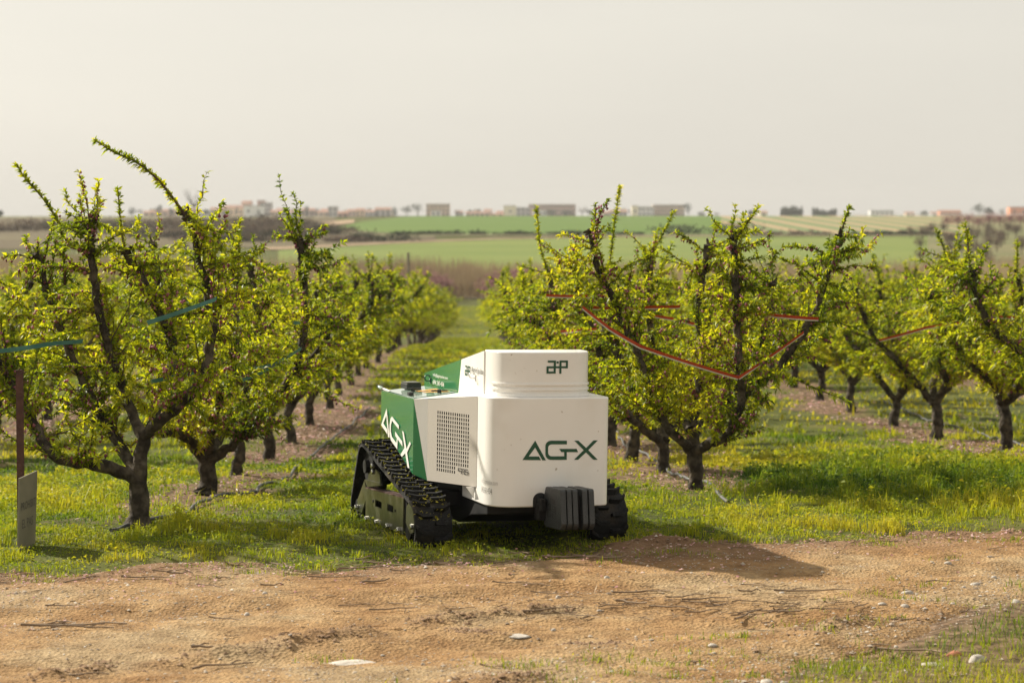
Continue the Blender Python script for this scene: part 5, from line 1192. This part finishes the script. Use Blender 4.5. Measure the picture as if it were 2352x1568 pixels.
PK = [(crown_mesh('pink_crown', [(0, 0, 1.5, 1.5, 1.5, 1.0), (.4, .2, 1.9, .9, .9, .7), (-.6, 0, 1.2, 1, 1, .6)], 800, .18, M['pink'], 40 + i, .2), stem_mesh(1.4, .09, M['bark'])) for i in range(2)]
for k in range(26):
    s_ = -1 if k % 2 else 1; y = 147 + (k // 2) * 4.2; x = rowx(ROWS['L1'] if s_ < 0 else ROWS['R1'], y) - (1.5 if s_ < 0 else -1.5) + (-4.2 if (k % 4) < 2 and s_ < 0 and k > 12 else 0) + rng.normal(0, .3)
    thing_tree('blossom_tree', (x, y, float(terrain(x, y))), PK[k % 2], rng.uniform(.85, 1.1), rng.uniform(0, 6), 'small pink blossoming tree beyond the far end of the orchard, %s side of the aisle' % ('left' if s_ < 0 else 'right'), 'tree', 'pink trees %s of the aisle end' % ('left' if s_ < 0 else 'right'))
for k in range(16):
    y = 192 + rng.uniform(0, 10); x = -15 + 1.5 * k + rng.normal(0, .4)
    if abs(x - rowx(-.25, y)) < 1.6: continue
    thing_tree('blossom_tree', (x, y, float(terrain(x, y))), PK[k % 2], rng.uniform(.9, 1.15), rng.uniform(0, 6), 'pink blossoming tree standing against the dry reeds', 'tree', 'pink trees in front of the reeds')
# bushes and hedges: (px, distance, width, height, material)
def bush(px, y, w, h, m, label, group=None, name='bush', dz=0):
    x = ax(px) * y; rg_ = np.random.default_rng(int(px * 7 + y)); parts = []
    for k in range(max(2, int(w / h * 2.2))):
        c = rg_.uniform(-.5, .5) * w; hh = h * rg_.uniform(.55, 1.0) * (1 - .35 * abs(2 * c / w)); parts.append((c, rg_.normal(0, .6), hh * .45, h * rg_.uniform(.7, 1.6), h * .6, hh * .55))
    me = crown_mesh('bush', parts, int(420 + 55 * w), .36 * max(1, h / 3), m, int(px + y), .3)
    t = empty(name, (x, y, float(terrain(x, y)) + dz)); o = obj('crown', me, t); o['kind'] = 'stuff'; obj('stem', stem_mesh(h * .5, .12, M['bark']), t)
    tag(t, label, 'hedge' if name == 'hedge' else 'bush', group)
bush(868, 353, 9.0, 2.1, M['hedge'], 'dark rounded hedge below the upper green field', None, 'hedge')
bush(805, 350, 5.0, 1.6, M['brownbush'], 'low brown bush left of the dark rounded hedge')
bush(1060, 398, 22, 1.0, M['hedge'], 'low hedge line between the two green fields', None, 'hedge')
bush(1330, 398, 24, .9, M['hedge'], 'low hedge line between the fields behind the taped tree', None, 'hedge')
bush(1560, 400, 4, 3.0, M['hedge'], 'dark bush left of the striped field')
bush(1690, 402, 5, 2.8, M['hedge'], 'dark bush at the corner of the striped field')
bush(1820, 396, 12, 1.1, M['brownbush'], 'brown scrub strip under the striped field', None, 'hedge')
bush(2060, 396, 18, .9, M['hedge'], 'green scrub strip under the striped field', None, 'hedge')
for k, (px, y, w, h) in enumerate([(250, 420, 12, 2.6), (380, 440, 10, 2.4), (470, 420, 9, 2.8), (530, 400, 10, 3.2), (585, 410, 9, 3.4), (640, 400, 10, 3.0), (690, 420, 9, 2.6), (735, 425, 6, 2.0), (120, 430, 12, 2.2), (20, 420, 10, 2.4), (320, 400, 9, 2.0), (430, 390, 8, 1.8), (600, 372, 9, 1.8), (700, 380, 7, 1.5), (180, 440, 12, 2.6), (70, 455, 12, 2.6), (300, 460, 14, 2.4), (420, 470, 14, 2.6), (500, 460, 12, 3.0), (555, 450, 12, 3.2), (615, 455, 12, 3.2), (665, 450, 11, 3.0), (710, 460, 10, 2.4), (480, 360, 10, 1.6), (545, 350, 10, 1.6), (650, 355, 10, 1.4), (740, 400, 7, 1.7), (765, 425, 6, 1.6), (380, 375, 10, 1.5)]):
    bush(px, y, w, h, [M['bush'], M['brownbush']][k % 2], ('greyish green' if k % 2 == 0 else 'brown leafless') + ' scrub bush on the slope behind the left trees', 'scrub bushes on the left slope')
# leafless orchard on the far right
BR_ = [(crown_mesh('bare_crown', [(0, 0, 2.0, 1.6, 1.6, 1.3), (.5, 0, 2.6, 1, 1, .8)], 500, .25, M['brownbush'], 60 + i, .1), stem_mesh(1.8, .1, M['bark'])) for i in range(2)]
PKF = (crown_mesh('pinkf', [(0, 0, 2.0, 1.7, 1.7, 1.3)], 500, .25, M['pink'], 66, .1), stem_mesh(1.8, .1, M['bark']))
for k in range(34):
    y = 250 + 9.5 * (k % 17) + rng.normal(0, 2); px = 2090 + (k // 17) * 150 + rng.uniform(0, 150) + (20 if y < 300 else 0); x = ax(px) * y
    thing_tree('bare_tree', (x, y, float(terrain(x, y))), BR_[k % 2], rng.uniform(.5, .75), rng.uniform(0, 6), 'bare brown orchard tree on the far right slope', 'tree', 'bare orchard trees on the right slope')
for k in range(9):
    y = 430 + rng.uniform(0, 25); px = 2175 + 24 * k; x = ax(px) * y
    thing_tree('blossom_tree', (x, y, float(terrain(x, y))), PKF, rng.uniform(.8, 1.0), 0, 'pink blossoming tree high on the far right slope', 'tree', 'pink trees on the right slope')
# ------------------------------------------------------------------ the town on the skyline
TZ = 1400.0; PX = TZ / 5550.0
def wall_mat(nm, c): c = tuple(min(.85, q * 1.45 + .04) for q in c); return mat(nm, c, .85, var=tuple(q * .85 for q in c), vscale=.3)
WM = {'cream': wall_mat('cream_wall', (.62, .52, .38)), 'white': wall_mat('white_wall', (.72, .69, .63)), 'pinkish': wall_mat('pinkish_wall', (.42, .29, .24)), 'grey': wall_mat('grey_wall', (.33, .31, .31)), 'tan': wall_mat('tan_wall', (.46, .34, .25)), 'peach': wall_mat('peach_wall', (.60, .40, .27)), 'orange': wall_mat('orange_wall', (.52, .19, .09)), 'brick': wall_mat('brick_wall', (.34, .19, .15))}
M['tile'] = mat('roof_tile', (.27, .13, .09), .9, var=(.34, .18, .12), vscale=.5); M['flat'] = mat('flat_roof', (.30, .28, .26), .9); M['pane'] = mat('far_pane', (.06, .07, .085), .15)
WIN = mesh_py('window', *box_vf((0, 0, 0), (1.2, .12, 1.3)), M['pane'])
def building(px0, px1, ytop, wall, roof, label, rows=1, cols=3, y=TZ, depth=9.0, extra=None, ybase=497):
    k = y / 5550.0; w = (px1 - px0) * k; x = ax((px0 + px1) / 2) * y; ztop = 2.0 - (ytop - 490) * k
    z0 = float(terrain(x, y)) - 1.0; h = ztop - z0
    t = empty('building', (x, y, z0)); rh = 0 if roof == 'flat' else min(1.6, h * .22)
    box('wall', (0, depth / 2, (h - rh) / 2), (w, depth, h - rh), WM[wall], t)
    if roof == 'flat': box('roof', (0, depth / 2, h + .12), (w + .3, depth + .3, .24), M['flat'], t)
    else:
        hh = h - rh; a, d = w / 2 + .3, depth + .3
        v = [(-a, -.3, hh), (a, -.3, hh), (a, d, hh), (-a, d, hh), (-a, d / 2, h), (a, d / 2, h)]
        obj('roof', mesh_py('roof', v, [(0, 1, 5, 4), (2, 3, 4, 5), (0, 4, 3), (1, 2, 5), (3, 2, 1, 0)], M['tile']), t)
    vis = h - rh - max(0, (2.0 - (ybase - 490) * k) - z0)
    for r_ in range(rows):
        for c in range(cols):
            o = obj('window', WIN, t); o.location = (-w / 2 + w * (c + .5) / cols, -.03, h - rh - vis * (r_ + .5) / rows); s_ = min(1.0, w / cols / 1.9, vis / rows / 1.8); o.scale = (s_, 1, s_)
    tag(t, label, 'building', None); return t
B = building
B(330, 372, 484, 'tan', 'tile', 'low tan house at the left end of the town', 1, 3)
B(372, 402, 480, 'pinkish', 'tile', 'pinkish house with tiled roof left of the round tree', 1, 2)
B(452, 486, 483, 'white', 'flat', 'low pale shed right of the bare tree', 1, 3)
B(484, 520, 476, 'tan', 'tile', 'tan house at the left foot of the hilltop block', 1, 3)
B(515, 560, 471, 'peach', 'tile', 'wide peach house left of the white block', 1, 4)
B(556, 577, 461, 'pinkish', 'tile', 'narrow pinkish tower house rising above the roofs', 2, 2, 1430)
B(560, 606, 473, 'white', 'flat', 'large plain white block on the left of the town', 1, 2, 1380)
B(592, 608, 461, 'brick', 'flat', 'tall brick stair block behind the white block', 2, 1, 1440)
B(600, 624, 466, 'grey', 'flat', 'grey apartment block right of the white block', 3, 3, 1410)
B(622, 650, 482, 'tan', 'tile', 'low tan house right of the grey apartment block', 1, 3)
B(646, 690, 484, 'white', 'tile', 'long low white house behind the pink shoot', 1, 4)
B(690, 722, 478, 'pinkish', 'tile', 'pinkish house in the dip of the skyline', 2, 3)
B(720, 756, 483, 'tan', 'tile', 'tan house left of the square grey house', 1, 3)
B(754, 776, 475, 'grey', 'flat', 'square grey house above the bare bank', 2, 2)
B(776, 800, 485, 'brick', 'tile', 'brick farmhouse on the edge of the bank', 1, 2, 1200, ybase=503)
B(798, 820, 480, 'pinkish', 'tile', 'pinkish gabled house left of the peach house', 1, 2)
B(818, 837, 478, 'peach', 'tile', 'bright peach house with pointed roof', 2, 2, 1300)
B(836, 868, 482, 'grey', 'tile', 'long grey barn right of the peach house', 1, 3)
B(862, 898, 476, 'grey', 'tile', 'tall grey gabled barn left of the cypress', 2, 3)
B(979, 1033, 469, 'tan', 'flat', 'tan apartment block right of the round trees', 3, 6)
B(990, 1012, 484, 'white', 'flat', 'small white shed in front of the tan apartment block', 1, 2, 1250)
B(1070, 1124, 486, 'tan', 'tile', 'low tan farm sheds left of the cream block', 1, 5)
B(1125, 1158, 489, 'peach', 'tile', 'tiny peach shed left of the cream block', 1, 2)
B(1157, 1186, 473, 'cream', 'flat', 'plain cream block in the middle of the skyline', 1, 1)
B(1186, 1217, 477, 'grey', 'flat', 'grey block joined to the cream block', 2, 3)
B(1214, 1322, 470, 'pinkish', 'flat', 'very long apartment block with rows of windows', 3, 14, 1420)
B(1224, 1256, 483, 'white', 'flat', 'white low block in front of the very long apartment block', 1, 3, 1380)
B(1384, 1400, 485, 'tan', 'tile', 'small tan house beside the dark cypress', 1, 2)
B(1400, 1440, 482, 'grey', 'tile', 'low grey house right of the dark cypress', 1, 4)
B(1451, 1465, 473, 'cream', 'flat', 'narrow cream gable end of the white block', 1, 1)
B(1465, 1501, 475, 'white', 'flat', 'white block with large windows right of centre', 2, 4)
B(1500, 1572, 471, 'tan', 'flat', 'long tan apartment block right of the white block', 3, 9, 1410)
B(1998, 2052, 484, 'white', 'flat', 'low white farm building on the right skyline', 1, 5)
B(2158, 2206, 482, 'orange', 'tile', 'long orange roofed house on the right skyline', 1, 5)
B(2318, 2362, 476, 'orange', 'flat', 'orange house with a pale doorway at the right edge', 1, 2)
B(1745, 1762, 484, 'cream', 'tile', 'tiny cream house left of the cypress clump', 1, 1)
# trees on the skyline
def sky_tree(px, ytop, wpx, kind, label, y=TZ, group=None):
    k = y / 5550.0; x = ax(px) * y; zt = 2.0 - (ytop - 490) * k; z0 = float(terrain(x, y)) - .5; h = zt - z0; w = wpx * k
    rg_ = np.random.default_rng(int(px)); 
    if kind == 'round': parts = [(0, 0, h * .62, w * .45, w * .45, h * .36)] + [(rg_.normal(0, w * .25), rg_.normal(0, w * .2), h * rg_.uniform(.45, .8), w * .28, w * .28, h * .2) for _ in range(5)]; m_ = M['farleaf']
    elif kind == 'cypress': parts = [(0, 0, h * .45, w * .42, w * .42, h * .42), (0, 0, h * .75, w * .25, w * .25, h * .25)]; m_ = M['farleaf']
    else: parts = [(0, 0, h * .65, w * .5, w * .5, h * .35)]; m_ = M['bare']
    n_ = 240 if kind != 'bare' else 170
    t = empty('tree', (x, y, z0)); o = obj('crown', crown_mesh('sk', parts, n_, .65 if kind != 'bare' else .35, m_, int(px), .3 if kind != 'bare' else .1), t); o['kind'] = 'stuff'
    if kind == 'bare':
        br_p = [tube_vf([(0, 0, 0), (0, 0, h * .5)], [w * .03, w * .02], 6)]
        for q in range(9):
            a = rg_.uniform(0, 6.28); br_p.append(tube_vf([(0, 0, h * .35), (math.cos(a) * w * .25, math.sin(a) * w * .25, h * .65), (math.cos(a) * w * .4, math.sin(a) * w * .4, h * .95)], [w * .018, w * .010, w * .004], 4))
        v, f = join_vf(br_p); obj('trunk', mesh_py('trunk', v, f, M['bark']), t)
    else: obj('trunk', stem_mesh(h * .6, max(.15, w * .05), M['bark']), t)
    tag(t, label, 'tree', group)
sky_tree(447, 432, 66, 'bare', 'large leafless tree against the sky above the left orchard', 1000)
sky_tree(305, 474, 26, 'round', 'dark round tree left of the low houses', 1350)
sky_tree(367, 470, 20, 'round', 'dark tree beside the pinkish house at left', 1390)
sky_tree(0, 483, 16, 'round', 'dark tree at the left edge of the skyline', 900)
sky_tree(705, 470, 18, 'cypress', 'slim cypress among the roofs at left', 1380)
sky_tree(906, 472, 19, 'cypress', 'blue green cypress right of the grey barn', 1380)
sky_tree(935, 470, 24, 'round', 'rounded dark tree left of the big pine', 1380)
sky_tree(960, 465, 36, 'round', 'big dark pine left of the tan apartment block', 1390)
sky_tree(1050, 480, 22, 'bare', 'bare bush right of the tan apartment block')
sky_tree(1268, 479, 30, 'round', 'dark bush in front of the very long apartment block', 1370)
sky_tree(1300, 484, 24, 'round', 'low bush in front of the right end of the very long block', 1370)
sky_tree(1337, 472, 30, 'bare', 'bare tree right of the very long apartment block')
sky_tree(1378, 468, 13, 'cypress', 'dark slim cypress on the middle skyline', 1380)
sky_tree(1580, 465, 22, 'round', 'dark round tree at the right end of the long tan block', 1380)
WLIST = ['tan', 'white', 'pinkish', 'cream', 'peach', 'grey']
for k, (px, yt, w) in enumerate([(345, 481, 22), (408, 483, 20), (428, 479, 22), (500, 480, 18), (534, 477, 16), (636, 478, 18), (668, 480, 16), (706, 483, 20), (738, 479, 16), (790, 483, 16), (880, 483, 22), (1046, 484, 18), (1088, 482, 16), (1112, 480, 18), (1140, 484, 16), (1424, 480, 14), (2080, 486, 20), (2140, 486, 16)]):
    tag(B(px, px + w, yt, WLIST[k % 6], 'tile' if k % 3 else 'flat', 'small %s house among the roofs %s' % (WLIST[k % 6], 'far left of the town' if px < 460 else 'near the white block' if px < 600 else 'left of the square grey house' if px < 760 else 'by the cypress' if px < 900 else 'left of the cream block' if px < 1200 else 'right of centre' if px < 1500 else 'on the right skyline'), 1, 2, 1460 + 7 * k), group='small houses of the town')
for k, (px, yt, w) in enumerate([(325, 478, 14), (395, 477, 14), (474, 478, 14), (545, 472, 10), (655, 476, 12), (684, 479, 12), (730, 476, 12), (848, 476, 12), (1078, 480, 14), (1100, 478, 12), (1210, 478, 12), (1356, 480, 16), (1446, 479, 12), (2030, 484, 14), (1610, 486, 16), (1645, 487, 18)]):
    sky_tree(px, yt, w, 'round' if k % 3 else 'bare', 'small hazy %s tree between the houses of the skyline' % ('dark round' if k % 3 else 'bare'), 1370 + 6 * k, 'small trees between the houses')
for k in range(9): sky_tree(1795 + k * 5.6, 466 + 8 * abs(k - 4) / 4 + rng.uniform(0, 9), 8, 'cypress', 'dark cypress in the left clump on the right skyline', 1100 + rng.uniform(-30, 30), 'left cypress clump on the right skyline')
for k in range(8): sky_tree(1868 + k * 7, 472 + rng.uniform(0, 12), 8, 'cypress', 'dark cypress in the right clump on the right skyline', 1100 + rng.uniform(-30, 30), 'right cypress clump on the right skyline')
sky_tree(2248, 466, 30, 'round', 'large dark round tree on the right skyline', 1150)
sky_tree(2272, 474, 20, 'round', 'smaller round tree beside the large one at right', 1150)
sky_tree(2300, 477, 20, 'bare', 'bare tree left of the orange house')
sky_tree(2120, 484, 18, 'round', 'low bush left of the orange roofed house', 1150)
sky_tree(1722, 482, 14, 'round', 'dark bush at the left end of the right skyline', 1100)
# pale roadside rail on the right skyline
rl = empty('guard_rail', (0, 0, 0)); yy = 900.0
xs = np.linspace(ax(1930) * yy, ax(2420) * yy, 40); zz = [float(terrain(x, yy)) for x in xs]
for i in range(0, 40, 1): box('post', (xs[i], yy, zz[i] + .2), (.25, .25, 1.5), M['white_ink'], rl)
for i in range(39):
    v, f = tube_vf([(xs[i] + .15, yy - .2, zz[i] + .8), (xs[i + 1] - .15, yy - .2, zz[i + 1] + .8)], .16, 5); obj('rail', mesh_py('rail', v, f, M['white_ink']), rl)
tag(rl, 'pale guard rail along the road on the right skyline', 'guard rail')
# ------------------------------------------------------------------ haze
hv, hf = box_vf((0, 1400, 12), (5000, 3600, 38))
hz = obj('haze', mesh_py('haze', hv, hf, None or M['black'])); hz.data.materials.clear()
hm = bpy.data.materials.new('haze'); hm.use_nodes = True; hn = hm.node_tree; hn.nodes.remove(hn.nodes['Principled BSDF'])
pv_ = hn.nodes.new('ShaderNodeVolumePrincipled'); pv_.inputs['Color'].default_value = (.80, .80, .80, 1); pv_.inputs['Density'].default_value = .0002; pv_.inputs['Anisotropy'].default_value = .0
hn.links.new(pv_.outputs[0], hn.nodes['Material Output'].inputs['Volume']); hz.data.materials.append(hm)
tag(hz, 'thin pale spring haze over the valley', 'haze', kind='stuff')
